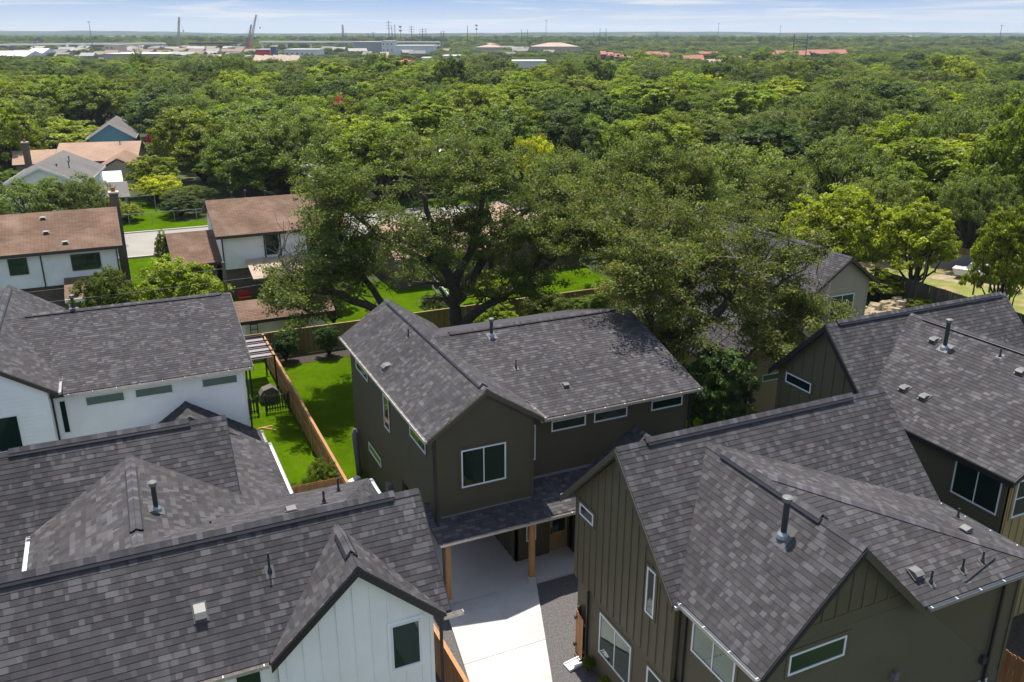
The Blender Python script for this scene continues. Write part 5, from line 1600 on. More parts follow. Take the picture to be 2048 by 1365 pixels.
# ---- the live oaks, grown limb by limb
def live_oak(label, base, limbs, seed, leaf=.165, per=70, r_tip=.5, reach=(2.6, 1.4), dens=1.0, keep=lambda p: True):
    rs = np.random.RandomState(seed); r = random.Random(seed)
    t = thing('live_oak', label, 'tree', base)
    B = Vector(base); tips = []; mb = MB(); tw = MB()

    def twig(p, d, L_, rad, lvl):
        n = 4; pts = [p.copy()]; q = p.copy(); dd = d.normalized()
        for i in range(n):
            dd = (dd + Vector((rs.normal(), rs.normal(), rs.normal() * .7)) * .32).normalized()
            q = q + dd * (L_ / n); pts.append(q.copy())
        rr = [rad * (1 - .75 * i / n) for i in range(n + 1)]
        (mb if lvl < 2 else tw).tube(pts, rr, 6 if lvl < 2 else 4, cap=False)
        if lvl >= 2:
            for i in (2, 3, 4): tips.append((pts[i], dd))
            return
        k = int((5 if lvl == 1 else 7) * dens)
        for j in range(k):
            i = r.randint(1, n); s = pts[i]
            nd = (dd * .5 + Vector((rs.normal(), rs.normal(), rs.normal() * .55 + .12)))
            twig(s, nd, L_ * r.uniform(.45, .8), rad * .5, lvl + 1)
        tips.append((pts[-1], dd))

    for (pts, r0, r1, sub) in limbs:
        P_ = [Vector(p) for p in pts]
        # smooth the polyline
        Q = []
        for i in range(len(P_) - 1):
            a = P_[max(i - 1, 0)]; b = P_[i]; c = P_[i + 1]; d = P_[min(i + 2, len(P_) - 1)]
            for k in range(4):
                u = k / 4
                Q.append(.5 * ((2 * b) + (c - a) * u + (2 * a - 5 * b + 4 * c - d) * u * u + (3 * b - a - 3 * c + d) * u ** 3))
        Q.append(P_[-1])
        n = len(Q); Q = [q + Vector((rs.normal(), rs.normal(), rs.normal())) * (.06 if 0 < i < n - 1 else 0) for i, q in enumerate(Q)]
        rad = [r0 + (r1 - r0) * (i / (n - 1)) ** .8 for i in range(n)]
        mb.tube(Q, rad, 10)
        for i in range(sub):
            f = r.uniform(.32, 1.0) if i else 1.0
            j = min(n - 2, int(f * (n - 1))); s = Q[j]; d = (Q[j + 1] - Q[j]).normalized()
            nd = d * .45 + Vector((rs.normal(), rs.normal(), abs(rs.normal()) * .5 + .05))
            twig(s, nd, reach[0] * r.uniform(.7, 1.4), max(.05, rad[j] * .45), 0 if r.random() < .55 else 1)
    trunk = mb.build('trunk', 'bark', t, smooth=True)
    tw.build('twigs', 'bark_light', t, kind='stuff')
    tips = [q for q in tips if keep(q[0])]
    T = np.array([tuple(p) for p, d in tips]); n = len(T); k = max(8, int(per))
    C = np.repeat(T, k, 0); q = rs.normal(size=(n * k, 3)); q /= np.linalg.norm(q, axis=1)[:, None]
    q *= (rs.uniform(0, 1, n * k) ** .5)[:, None] * r_tip * np.array([1.2, 1.2, .6])
    C = C + q - np.array(tuple(B))
    ct = np.repeat(rs.uniform(.66, 1.36, n), k) * rs.uniform(.6, 1.4, n * k)
    tint = np.stack([ct * np.repeat(rs.uniform(.92, 1.2, n), k), ct, ct * .95], 1)
    me = leaves_mesh('crown', C, np.tile(np.array([0, 0, .8]), (n * k, 1)) + q * .8, leaf, tint, LEAF['oak'], rs, .5)
    c = bpy.data.objects.new('crown', me); c.parent = t; COL.objects.link(c)
    print('oak', label[:20], 'tips', n, 'leaves', n * k)
    return t


# the big oak behind the centre house: two trunks and long arching limbs
O1 = (19.6, 51.0, 0)
limbs1 = [
    ([(19.6, 51, -.3), (19.5, 51, 2.5), (19.4, 51, 5.2), (18.2, 50.5, 7.6), (17.6, 49.5, 9.6), (16.6, 49, 12.2)], .62, .12, 12),
    ([(19.5, 51, 4.6), (21.2, 51.5, 6.2), (22.6, 52, 8.4), (22.2, 52.5, 11.0), (23.6, 53, 13.0)], .42, .09, 12),
    ([(19.7, 51, 2.6), (21.0, 50.2, 4.0), (23.6, 49.5, 5.4), (26.4, 49.2, 7.4), (29.4, 49, 8.8)], .36, .08, 13),
    ([(19.4, 51, 5.6), (20.2, 50, 8.4), (20.4, 48.6, 11.2), (20.2, 48, 13.6)], .34, .08, 11),
    ([(17.2, 50.4, -.3), (16.6, 50.2, 1.6), (14.4, 50, 4.4), (11.6, 49.6, 6.2), (9.4, 49, 7.2), (7.4, 48.8, 7.8)], .46, .09, 12),
    ([(14.6, 50, 4.3), (13.4, 50.8, 6.6), (12.4, 51.6, 9.0), (11.2, 52.5, 10.8)], .26, .07, 11),
    ([(18.4, 50.6, 7.2), (15.6, 50.6, 8.6), (13.2, 50.4, 10.6), (12.2, 50, 12.2)], .24, .06, 11),
    ([(22.5, 52, 8.2), (25.2, 52.2, 9.8), (27.8, 52.6, 10.6), (30.8, 53, 10.6)], .24, .06, 12),
    ([(24.2, 49.5, 5.8), (26, 50.6, 8.4), (26.6, 51, 11.2)], .2, .06, 9),
    ([(12.2, 49.8, 5.8), (10.8, 48.8, 6.9), (9.4, 48.4, 6.7), (8.2, 48.4, 6.2)], .18, .05, 8),
    ([(27.4, 49.2, 7.8), (29.8, 47.6, 7.2), (31.8, 47, 6.2)], .18, .05, 8),
]
live_oak('huge spreading live oak behind the centre house, dark curved limbs showing', O1, limbs1, 5, per=36, leaf=.185, dens=.85, keep=lambda p: p.z > (5.9 if 11.5 < p.x < 17 else 5.0 if p.x < 24 else 4.6) and (p.x > 9.4 if p.z > 8.4 else p.x > 6.8))
# the oak right of the centre house, leaning away and overhanging the houses
O2 = (25.0, 34.6, 0)
limbs2 = [
    ([(25.0, 34.6, -.3), (24.9, 34.6, 3.2), (25.2, 34.9, 6.0), (26.6, 35.6, 8.2), (28.4, 36.6, 10.2)], .42, .09, 12),
    ([(25.0, 34.7, 5.0), (23.6, 34.4, 7.4), (22.6, 34.4, 9.4), (21.8, 34.6, 10.4)], .2, .05, 7),
    ([(25.2, 34.8, 5.8), (27.6, 34.4, 7.4), (30.4, 34.0, 8.4), (32.4, 33.8, 8.2), (34.0, 33.8, 7.0)], .3, .07, 12),
    ([(26.4, 35.6, 8), (28.6, 38, 9.6), (30.6, 40.2, 10.6)], .22, .06, 12),
    ([(30.2, 34, 8.3), (31.4, 36, 9.0), (32.4, 37.5, 9.2)], .2, .05, 8),
    ([(28.6, 34.2, 7.8), (29.8, 32.2, 6.8), (30.4, 31.2, 5.4)], .14, .04, 6),
    ([(27.6, 36.4, 9.3), (26.2, 38.4, 10.6), (25.2, 40, 11.2)], .16, .05, 10),
    ([(32.6, 33.8, 8.0), (34.2, 34.2, 6.6), (35.4, 34.6, 4.8)], .12, .04, 6),
]
live_oak('twisted live oak right of the centre house, casting shade on its roof', O2, limbs2, 9, per=38, leaf=.165, r_tip=.45, dens=.8, keep=lambda p: p.z > 4.8 and p.x < 35.4 and not (p.x > 30.2 and p.y > 36.3) and not (p.x > 33 and p.z > 7.4))
# third oak mass right behind (between the two)
O3 = (35.5, 52.0, 0)
limbs3 = [
    ([(35.5, 52, -.3), (35.6, 52, 3.4), (34.6, 52, 6.2), (33.2, 52.5, 8.8), (32.2, 53, 11)], .45, .1, 12),
    ([(35.6, 52, 3.4), (37.4, 52.4, 6.0), (39.2, 53, 8.6), (40.8, 53.4, 10.2)], .34, .09, 12),
    ([(34.8, 52, 6), (36.0, 53, 9), (36.8, 54, 11.6)], .28, .08, 11),
    ([(37.2, 52.4, 5.8), (40.4, 51.6, 7.0), (43.4, 51, 7.8)], .24, .07, 11),
    ([(33.6, 52.2, 8), (31.2, 50.8, 8.6), (29.6, 50, 8.4)], .2, .06, 9),
]
live_oak('olive grey live oak standing between and behind the two nearer oaks', O3, limbs3, 13, per=32, leaf=.20, dens=.9, keep=lambda p: p.z > 4.5)

tree('magnolia', 26.6, 32.6, 6.8, 2.3, 'dark glossy broadleaf tree squeezed between the centre house and the tan house', seed=2, name='magnolia_tree')
for (x, y, h, R, lab, k, v) in ((4.4, 8.6, 6.2, 2.3, 'leafy tree in front of the white gabled foreground house', 'elm', 0), (0.2, 9.5, 5.4, 2.2, 'second leafy tree farther left in front of the white foreground house', 'elm', 1)):
    tree(k, x, y, h, R, lab, seed=int(x * 10) + 900, v=v)
MAN = [
    # kind, px, py_top, distance, width px, label
    ('oak', 45, 350, 98, 210, 'broad dark oak at the left edge in front of the grey roofed house', 0),
    ('oak', 150, 352, 97, 170, 'broad oak left of the brick chimney of the brown roofed house', 1),
    ('yellow', 308, 348, 122, 88, 'yellow leaved tree behind the street left of the tall tree group', 0),
    ('elm', 362, 368, 118, 90, 'green tree just right of the yellow leaved tree', 0),
    ('dark', 395, 380, 122, 70, 'small dark tree above the roof of the white neighbour house', 0),
    ('elm', 508, 178, 142, 300, 'tallest dark green tree of the group left of centre', 0),
    ('dark', 330, 182, 178, 200, 'dark tree behind the blue house roof', 0),
    ('elm', 415, 215, 158, 150, 'dense green tree between the blue house and the tallest tree', 1),
    ('bright', 655, 235, 136, 150, 'bright green tree right of the tallest tree', 1),
    ('elm', 710, 252, 128, 140, 'green tree behind the curved street lamp', 0),
    ('elm', 560, 262, 124, 190, 'green tree in front of the tallest tree behind the white neighbour house', 0),
    ('dark', 455, 275, 128, 120, 'dark tree behind the left end of the white neighbour house', 0),
    ('elm', 200, 522, 64, 120, 'young green tree behind the left white house ridge', 1),
    ('bright', 345, 512, 66, 175, 'yellow green tree left of the brick garage wall', 0),
    ('bright', 322, 462, 84, 40, 'small round orange green bush tree on the grass by the street', 0),
    ('elm', 30, 345, 150, 70, 'small green tree beside the brick chimney of the grey roofed house', 0),
    ('bright', 300, 305, 128, 100, 'bright green tree right of the low brown roof', 1),
    ('bright', 90, 238, 175, 190, 'bright green tree above the brick chimney at the upper left', 0),
    ('bright', 195, 258, 172, 130, 'bright tree left of the blue house', 1),
    ('elm', 10, 250, 165, 130, 'green tree at the upper left edge', 2),
    ('pink', 686, 188, 150, 52, 'crape myrtle with pink blossom in the middle of the canopy', 0),
    ('pink', 300, 262, 168, 22, 'small pink flowering tree beside the blue house', 0),
    ('yellow', 1072, 262, 112, 84, 'yellow flowering tree above the big oak', 0),
    ('yellow', 1425, 144, 255, 60, 'vivid yellow tree far back right of the red apartments', 0),
    ('bright', 880, 225, 170, 200, 'large bright green tree behind the crown of the big oak', 0),
    ('elm', 1010, 235, 175, 190, 'large green tree right of the bright one behind the big oak', 0),
    ('elm', 800, 215, 210, 160, 'green tree right of the pink crape myrtle', 1),
    ('bright', 1300, 225, 140, 170, 'bright green tree top right of centre', 1),
    ('oak', 1130, 300, 92, 190, 'olive grey oak behind the right side of the big oak', 1),
    ('oak', 1245, 365, 74, 190, 'olive oak between the big oak and the twisted oak', 0),
    ('elm', 1480, 290, 105, 190, 'green tree behind the roof of the beige gabled house', 1),
    ('oak', 1400, 345, 84, 190, 'greyish oak behind the twisted oak, its trunks showing', 0),
    ('oak', 1560, 330, 92, 210, 'greyish oak above the dark roof ridge of the beige house', 1),
    ('bright', 1690, 372, 80, 215, 'large yellow green tree right of the beige gabled house', 0),
    ('bright', 1858, 385, 78, 150, 'yellow green tree in the dry yard on a short trunk', 1),
    ('elm', 1790, 300, 100, 180, 'green tree behind the dry yard', 0),
    ('oak', 1660, 255, 118, 200, 'tall olive oak with twisting branches above the yellow green tree', 0),
    ('bright', 1790, 232, 125, 190, 'lime tinted tree in the right canopy', 0),
    ('oak', 1945, 205, 120, 220, 'tall grey green oak near the right edge', 1),
    ('oak', 1965, 330, 92, 160, 'dark oak with leaning trunk behind the brown fence at the right edge', 0),
    ('bright', 2050, 195, 100, 170, 'yellow green tree touching the right edge high up', 0),
    ('bright', 2045, 395, 70, 120, 'low bright tree at the right edge in front of the brown fence', 1),
    ('oak', 1775, 345, 92, 170, 'grey green oak above the bright green tree behind the beige gable', 0),
    ('elm', 2010, 450, 96, 110, 'green tree over the brown yard fence', 0),
    ('dark', 1845, 132, 290, 130, 'tall dark tree rising over the right canopy', 0),
    ('oak', 1540, 215, 150, 190, 'dense oak in the right middle canopy', 1),
    ('elm', 1400, 215, 165, 180, 'dense green tree right of centre', 2),
    ('dark', 1200, 215, 185, 150, 'dark green tree behind the bright tree right of centre', 0),
    ('oak', 1700, 190, 180, 190, 'rounded oak in the right upper canopy', 0),
]
for i, (k, px, pt, d, wpx, lab, v) in enumerate(MAN):
    p = spot(px, pt, d); R = wpx / 2 * (Vector((p.x, p.y, p.z - CAM_H)).length) / 1760
    R = max(.9, min(R, 12)); h = max(2.2, p.z)
    tree(k, p.x, p.y, h, R, lab, seed=100 + i, v=v if v < len(PROTO[k]) else 0)

for (x, y, h, R, lab, k, v) in (
        (9.0, 56.3, 2.5, .95, 'dark upright shrub at the left of the cedar back fence', 'magnolia', 0),
        (11.9, 56.2, 2.5, .9, 'dark upright shrub with a brown patch nearer the dark house', 'magnolia', 0),
        (7.0, 36.4, 2.6, .85, 'light green shrub by the cross fence in front of the cedar fence end', 'elm', 1),
        (5.6, 36.2, 1.8, .6, 'smaller pale shrub beside the white gutter end', 'elm', 0),
        (12.75, 21.2, .7, .28, 'small green plant by the splash block', 'elm', 0),
        (12.9, 20.2, .5, .25, 'low green plant at the foot of the olive wall', 'bright', 0),
        (10.2, 59.0, 2.2, 1.2, 'green shrub growing against the white shed wall', 'elm', 1),
        (13.8, 62.5, 3.6, 1.5, 'bright shrub on the neighbour lawn behind the dark roof peak', 'elm', 0),
        (24.5, 56.0, 2.6, 1.6, 'green bush right of the big oak trunk', 'bright', 0),
        (28.5, 55.5, 3.2, 2.0, 'tall bush behind the right roof ridge of the centre house', 'elm', 0),
        (32, 54.5, 2.6, 1.9, 'bushy growth left of the third oak trunk', 'elm', 1),
        (57.4, 50.6, 2.4, 2.2, 'bright shrub above the tan rock pile', 'bright', 0),
        (57.6, 46.2, 1.2, 1.2, 'low bright green shrub on the right of the rock pile', 'bright', 1),
        (54.0, 51.0, 3.6, 2.0, 'loose green tree directly right of the beige gable', 'bright', 1),
        (69.5, 47.5, 2.0, 1.2, 'pale sprawling bush in the dry yard', 'oak', 0),
        (0.7, 111.5, 2.1, 2.2, 'round green hedge bush behind the chain link fence', 'bright', 0),
        (7.0, 112.0, 2.6, 3.0, 'dark hedge clump behind the chain link fence', 'dark', 0),
        (17.2, 60.5, 2.4, 1.5, 'bush added to darken the lawn beyond the back fence left of the oak trunk', 'elm', 0),  # from here through the neighbour lawn bush: added, standing in for oak shade
        (21.8, 61.5, 2.0, 1.4, 'low bush added to darken the lawn just behind the trunk of the big oak', 'dark', 0),
        (26.5, 62.5, 2.8, 2.0, 'rounded bush added to darken the lawn beyond the white fence', 'bright', 0),
        (14.6, 66.5, 3.4, 2.0, 'bush added to darken the back of the neighbour lawn', 'dark', 0),
        (-2.0, 110.5, 2.0, 1.6, 'green hedge clump left of the chain link fence', 'elm', 0)):
    tree(k, x, y, h, R, lab, seed=int(x * 10) + 500, v=v, name='shrub', cat='shrub')

# ---- the canopy: individual trees near, then one woodland
HOUSES = [(-17, 1, 72, 88), (3, 19, 72, 90), (6, 14, 58, 66), (-13, 4, 106, 150), (-8, 9, 148, 196), (20, 41, 68, 82), (46, 60, 76, 90), (44, 57, 133, 142),
          (33, 44, 35, 50), (48, 73, 36, 60), (-300, 300, 90, 107), (-4, 20, 57, 92)]
placed = [(o.location.x, o.location.y, 3.6) for o in bpy.data.objects if o.get('category') in ('tree',)]
rt = random.Random(77)
cand = []
d = 62.0
while d < 640:
    step = 9.6 if d < 260 else 10.4
    half = 0.66
    n = int(2 * half * d / step)
    for i in range(n + 1):
        a = -half + 2 * half * (i + rt.uniform(-.35, .35)) / n
        dd = d + rt.uniform(-.45, .45) * step
        P = FH * dd + RT * (a * dd)
        cand.append((dd, P.x, P.y, a))
    d += step * .93
ok = []
for (dd, x, y, a) in cand:
    px = CXP + 1825 * a
    if px < -140 or px > 2190: continue
    if any(x0 - 3 < x < x1 + 3 and y0 - 3 < y < y1 + 3 for x0, x1, y0, y1 in HOUSES): continue
    if any((x - q[0]) ** 2 + (y - q[1]) ** 2 < q[2] ** 2 for q in placed): continue
    if px < 300 and dd < 200 and dd > 88 and 20 < px: continue
    if dd < 90 and px < 1150: continue
    if dd < 62 or (dd < 75 and px < 1600): continue
    if y < 57.5 and x < 43: continue
    # street corridors and small clearings break the canopy
    if abs((y - 210 - .06 * x)) < 5 or (abs(x - 105 + .1 * y) < 5 and dd < 400): continue
    if dd > 330 and (math.sin(x * .021 + 1.3) * math.cos(y * .017 + .7) > .72): continue
    ok.append((dd, x, y, px))
ok.sort()
NEAR = 240
LM = ['the left edge', 'the left sheds', 'the horizon flag', 'the blue house', 'the left crane', 'the red crane', 'the tan townhouses', 'the lattice mast', 'the gas station', 'the pole cluster',
      'the cream store', 'the tan hip roof', 'the lighting mast', 'the brick apartments', 'the twin poles', 'the red roofed blocks', 'the yellow tree', 'the dark pylon', 'the right roofs', 'the right hills', 'the white strip', 'the right edge', 'the far right edge']
ORD = 'nearest second third fourth fifth sixth seventh eighth ninth tenth eleventh twelfth thirteenth fourteenth fifteenth sixteenth seventeenth eighteenth nineteenth twentieth'.split()
rank = {}
for i, (dd, x, y, px) in enumerate(ok[:NEAR]):
    t_ = rt.random()
    if px > 1300: k = 'oak' if t_ < .42 else 'elm' if t_ < .66 else 'bright' if t_ < .88 else 'dark'
    else: k = 'oak' if t_ < .12 else 'elm' if t_ < .48 else 'bright' if t_ < .86 else 'dark'
    R = rt.uniform(4.4, 8.6); h = (5.6 + R * .75 + rt.uniform(-1.2, 1.6)) * (1 if dd > 90 else .88)
    c_ = min(22, max(0, int((px + 140) / 2330 * 23))); q_ = rank.get((c_, k), 0); rank[(c_, k)] = q_ + 1
    lab = '%s canopy tree, %s of its colour looking back toward %s' % (TREE_LABEL[k], ORD[min(q_, 19)], LM[c_])
    tree(k, x, y, h, R, lab, group='trees of the suburban canopy', seed=1000 + i)

# everything farther: one woodland object, crowns set out by geometry nodes
pts = []
for (dd, x, y, px) in ok[NEAR:]:
    if dd > 500 and rt.random() < .25: continue
    h = rt.uniform(8.0, 12.4) if dd < 330 else rt.uniform(6.5, 10.0) if dd < 450 or px > 1250 else rt.uniform(4.4, 7.2)
    big = rt.random() < .10
    pts.append((x, y, h * (1.3 if big else 1), rt.uniform(4.6, 8.2) * (1.25 if big else 1)))
CLEAR = []          # filled by the town (x, y, r)


def woodland(name, pts, label):
    order = []
    for k, w_ in ((('elm', 7), ('bright', 4), ('oak', 5), ('dark', 3)) if name == 'woodland' else (('elm', 6), ('bright', 2), ('oak', 5), ('dark', 7))):
        for (cm, tm, R, Ht) in PROTO[k]: order.append((cm, R, Ht, w_ / len(PROTO[k])))
    me = bpy.data.meshes.new(name); me.from_pydata([(p[0], p[1], 0) for p in pts], [], [])
    r = random.Random(len(pts)); idx = r.choices(range(len(order)), [o[3] for o in order], k=len(pts))
    a = me.attributes.new('pick', 'INT', 'POINT'); a.data.foreach_set('value', idx)
    a = me.attributes.new('size', 'FLOAT_VECTOR', 'POINT')
    sz = []
    for p, i in zip(pts, idx): sz += [p[3] / order[i][1], p[3] / order[i][1], p[2] / order[i][2]]
    a.data.foreach_set('vector', sz)
    a = me.attributes.new('turn', 'FLOAT', 'POINT'); a.data.foreach_set('value', [r.uniform(0, 6.28) for _ in pts])
    o = bpy.data.objects.new(name, me); COL.objects.link(o); o['kind'] = 'stuff'; o['label'] = label
    ng = bpy.data.node_groups.new(name, 'GeometryNodeTree')
    ng.interface.new_socket('Geometry', in_out='INPUT', socket_type='NodeSocketGeometry')
    ng.interface.new_socket('Geometry', in_out='OUTPUT', socket_type='NodeSocketGeometry')
    N = ng.nodes.new; L = ng.links.new
    gi = N('NodeGroupInput'); go = N('NodeGroupOutput'); jn = N('GeometryNodeJoinGeometry'); ip = N('GeometryNodeInstanceOnPoints')
    for (cm, R, Ht, w_) in reversed(order):
        oi = N('GeometryNodeObjectInfo'); oi.transform_space = 'ORIGINAL'
        oi.inputs['Object'].default_value = CROWNS[cm.name]; oi.inputs['As Instance'].default_value = True
        L(oi.outputs['Geometry'], jn.inputs[0])

    def attr(nm, tp):
        n = N('GeometryNodeInputNamedAttribute'); n.data_type = tp; n.inputs['Name'].default_value = nm; return n.outputs['Attribute']
    L(gi.outputs[0], ip.inputs['Points']); L(jn.outputs[0], ip.inputs['Instance'])
    ip.inputs['Pick Instance'].default_value = True
    L(attr('pick', 'INT'), ip.inputs['Instance Index']); L(attr('size', 'FLOAT_VECTOR'), ip.inputs['Scale'])
    cz = N('ShaderNodeCombineXYZ'); L(attr('turn', 'FLOAT'), cz.inputs[2]); L(cz.outputs[0], ip.inputs['Rotation'])
    L(ip.outputs[0], go.inputs[0])
    md = o.modifiers.new('scatter', 'NODES'); md.node_group = ng
    return o

# ------------------------------------------------------------------ the town beyond the trees
def far_xy(px, d): return FH * d + RT * ((px - CXP) / 1825 * d)


def zpx(py, d): return CAM_H - (py - HYP) / 1938 * d


def far_box(label, px0, px1, pt, pb, d0, wallm, roofm=None, kind='flat', depth=25, name='far_building', rows=0, cat='building'):
    """building seen between px0..px1, its eaves at pt, base at pb or lower"""
    d = d0 * .84 if d0 < 1300 else d0
    A = far_xy(px0, d); B = far_xy(px1, d); u = (B - A).normalized(); n = Vector((-u.y, u.x, 0)); Ln = (B - A).length
    z1 = max(zpx(pt, d), 2.6); root = thing(name, label, cat, ((A.x + B.x) / 2, (A.y + B.y) / 2, 0))
    m = MB(); rh = 0
    if kind in ('gable', 'hip'): rh = min(z1 * .45, 4.2)
    if kind == 'saw': rh = 5.6
    m.obox(A, u * Ln, n * depth, Vector((0, 0, z1 - rh))); m.build('wall', wallm, root)
    m = MB(); e = .5
    a = A - u * e - n * e; L2 = Ln + 2 * e; D2 = depth + 2 * e; z0 = Vector((0, 0, z1 - rh + .003))
    if kind == 'flat':
        m.obox(a + z0, u * L2, n * D2, Vector((0, 0, .35)))
    elif kind == 'gable':
        m.prism([a + z0, a + n * D2 + z0, a + n * D2 / 2 + z0 + Vector((0, 0, rh))], u * L2)
    elif kind == 'hip':
        c1 = a + u * D2 / 2 + n * D2 / 2 + z0 + Vector((0, 0, rh)); c2 = a + u * (L2 - D2 / 2) + n * D2 / 2 + z0 + Vector((0, 0, rh))
        P = [a + z0, a + u * L2 + z0, a + u * L2 + n * D2 + z0, a + n * D2 + z0, c1, c2]
        m.add(P, [(0, 1, 5, 4), (1, 2, 5), (2, 3, 4, 5), (3, 0, 4), (3, 2, 1, 0)])
    elif kind == 'saw':
        k = max(2, rows); w_ = L2 / k; rh = 4
        for i in range(k):
            b = a + u * (w_ * i) + z0
            m.prism([b, b + u * w_ * .94, b + u * w_ * .94 + n * D2 * .5 + Vector((0, 0, 5.0)), b + n * D2 * .5 + Vector((0, 0, 5.6))], Vector((0, 0, .3)))
    m.build('roof', roofm or wallm, root)
    if rows and kind != 'saw':
        for r_ in range(rows):
            zz = (z1 - rh) * (r_ + .5) / rows
            for i in range(int(Ln / 4.5)):
                q = A + u * (i * 4.5 + 1.5) - n * .05; m = MB(); m.obox(q + Vector((0, 0, zz - .6)), u * 1.5, n * .04, Vector((0, 0, 1.4))); m.build('window', 'far_dark', root)
    for s_ in range(6):
        c = A.lerp(B, (s_ + .5) / 6) 
        CLEAR.append((c.x, c.y, Ln / 12 + 6)); c2 = c + n * depth / 2; CLEAR.append((c2.x, c2.y, Ln / 12 + depth / 2 + 2))
        for back in (16, 30, 44, 58, 74, 92, 112, 134):
            c3 = c - FH * back; CLEAR.append((c3.x, c3.y, Ln / 12 + 7))
    return root


far_box('row of tan townhouse roofs with stepped gables left of centre', 498, 588, 112, 128, 690, 'far_wall', 'far_tan', 'saw', 22, rows=5)
far_box('lower grey tan roofs left of the stepped tan roofs', 442, 500, 121, 130, 660, 'far_wall', 'far_tan', 'hip', 18)
far_box('small tan roofs at the foot of the left crane', 382, 420, 122, 132, 640, 'far_wall', 'far_tan', 'gable', 14)
far_box('pair of small peach roofs right of the left crane', 405, 432, 110, 116, 820, 'far_wall', 'far_tan', 'gable', 14)
far_box('long pale grey warehouse roof on the left', 200, 328, 109, 117, 900, 'far_wall', 'far_white', 'flat', 60)
far_box('white sheds at the left edge', -40, 42, 103, 113, 820, 'far_white', 'far_white', 'gable', 30)
far_box('white row of low buildings right of the left sheds', 44, 78, 98, 106, 950, 'far_white', 'far_white', 'gable', 26)
far_box('cream block building under the viaduct on the left', 205, 232, 91, 99, 1050, 'far_wall', 'far_wall', 'flat', 20, rows=2)
far_box('orange and white striped hall at the crane base', 508, 536, 100, 104, 980, 'bright_red', 'far_white', 'flat', 20)
far_box('blue grey tower block beside the striped hall', 538, 548, 94, 105, 960, 'far_blue', 'far_white', 'flat', 8)
far_box('long white low building right of the striped hall', 566, 632, 100, 105, 980, 'far_white', 'far_white', 'flat', 30, rows=1)
far_box('grey warehouse right of the mast', 705, 762, 85, 95, 1250, 'far_grey', 'far_grey', 'flat', 40)
far_box('square white building right of the grey warehouse', 762, 786, 83, 96, 1230, 'far_white', 'far_white', 'flat', 30, rows=2)
far_box('long white wall building tapering to the right', 788, 866, 92, 103, 1130, 'far_white', 'far_white', 'flat', 40)
far_box('broad tan hip roof in the middle distance', 952, 1006, 87, 97, 1200, 'far_wall', 'far_tan', 'hip', 40)
far_box('long tan roof right of the broad hip roof', 1064, 1160, 86, 95, 1250, 'far_wall', 'far_tan', 'hip', 40)
far_box('brown house with windows in the middle canopy', 757, 773, 105, 119, 760, 'far_brick', 'far_tan', 'gable', 12, rows=2)
far_box('cream commercial building with flat roof in the middle', 885, 917, 113, 126, 700, 'far_wall', 'far_white', 'flat', 22, rows=1)
far_box('low cream building left of the commercial building', 842, 857, 117, 128, 690, 'far_wall', 'far_white', 'flat', 14)
far_box('long low white building with an arched end', 1025, 1092, 124, 131, 640, 'far_white', 'far_white', 'flat', 24)
far_box('white low roofs right of the gas station', 672, 715, 143, 149, 520, 'far_white', 'far_white', 'flat', 14)
far_box('grey blue roof at the right of the yellow tree', 1378, 1408, 136, 148, 520, 'far_wall', 'far_grey', 'gable', 16)
far_box('grey roofed flats behind the yellow tree', 1424, 1460, 120, 132, 600, 'far_wall', 'far_tan', 'gable', 16, rows=2)
for i, (a, b, c, d_, dd) in enumerate(((1374, 1392, 112, 125, 680), (1393, 1412, 111, 122, 700), (1404, 1440, 104, 110, 860), (1298, 1326, 104, 112, 800), (1326, 1342, 106, 112, 800), (1516, 1556, 104, 113, 820), (1466, 1490, 113, 120, 760), (1560, 1625, 102, 110, 880), (1620, 1700, 100, 106, 950))):
    far_box(('red roofed block %s in the right distance' % ('with brown walls left of the grey flats', 'next to the brown one behind the grey flats', 'farther back above the grey flats', 'just right of the striped apartments', 'small beside the one right of the striped apartments', 'near the lattice pylon', 'low between the flats and the pylon', 'long behind the lattice pylon', 'faint at the far right')[i]),
            a, b, c, d_, dd, 'far_brick', 'far_red', 'gable', 14, rows=1)
far_box('long tan institutional building near the right horizon', 1672, 1782, 76, 82, 2300, 'far_tan', 'far_tan', 'flat', 60)
far_box('white commercial strip near the right horizon', 1795, 1830, 88, 93, 1500, 'far_white', 'far_white', 'flat', 30)
far_box('white block at the far right horizon', 2025, 2060, 82, 88, 1700, 'far_white', 'far_white', 'flat', 30)
# striped apartment towers: brick bays, white fins, red hip roofs stepping down to the right
t = thing('apartment_block', 'red brick and white apartment block stepping down to the right', 'apartments', far_xy(1238, 660))
for i in range(5):
    p0 = far_xy(1203 + i * 14.5, 660 - i * 6); p1 = far_xy(1203 + i * 14.5 + 12, 660 - i * 6); u = (p1 - p0); n = Vector((-u.y, u.x, 0)).normalized()
    ztop = zpx(105 + i * 2.2, 660)
    m = MB(); m.obox(p0, u, n * 14, Vector((0, 0, ztop - 1.8))); m.build('wall', 'far_brick', t)
    m = MB(); m.prism([p0 - n + Vector((0, 0, ztop - 1.78)), p1 - n + Vector((0, 0, ztop - 1.78)), p1 + n * 7 + Vector((0, 0, ztop + .4)), p0 + n * 7 + Vector((0, 0, ztop + .4))], Vector((0, 0, .3))); m.build('roof', 'far_red', t)
    m = MB(); m.obox(p1 - n * 1.5, u.normalized() * 1.1, n * 4, Vector((0, 0, ztop - 2.2))); m.build('fin', 'far_white', t)
    for k in range(3):
        m = MB(); m.obox(p0 + u * .25 - n * .1 + Vector((0, 0, 1.2 + k * 2.2)), u * .5, n * .08, Vector((0, 0, 1.3))); m.build('window', 'far_dark', t)
for s_ in range(8):
    for back in (-10, 0, 16, 32, 50, 70, 90, 115):
        c3 = far_xy(1200 + s_ * 11, 660 - back); CLEAR.append((c3.x, c3.y, 9))
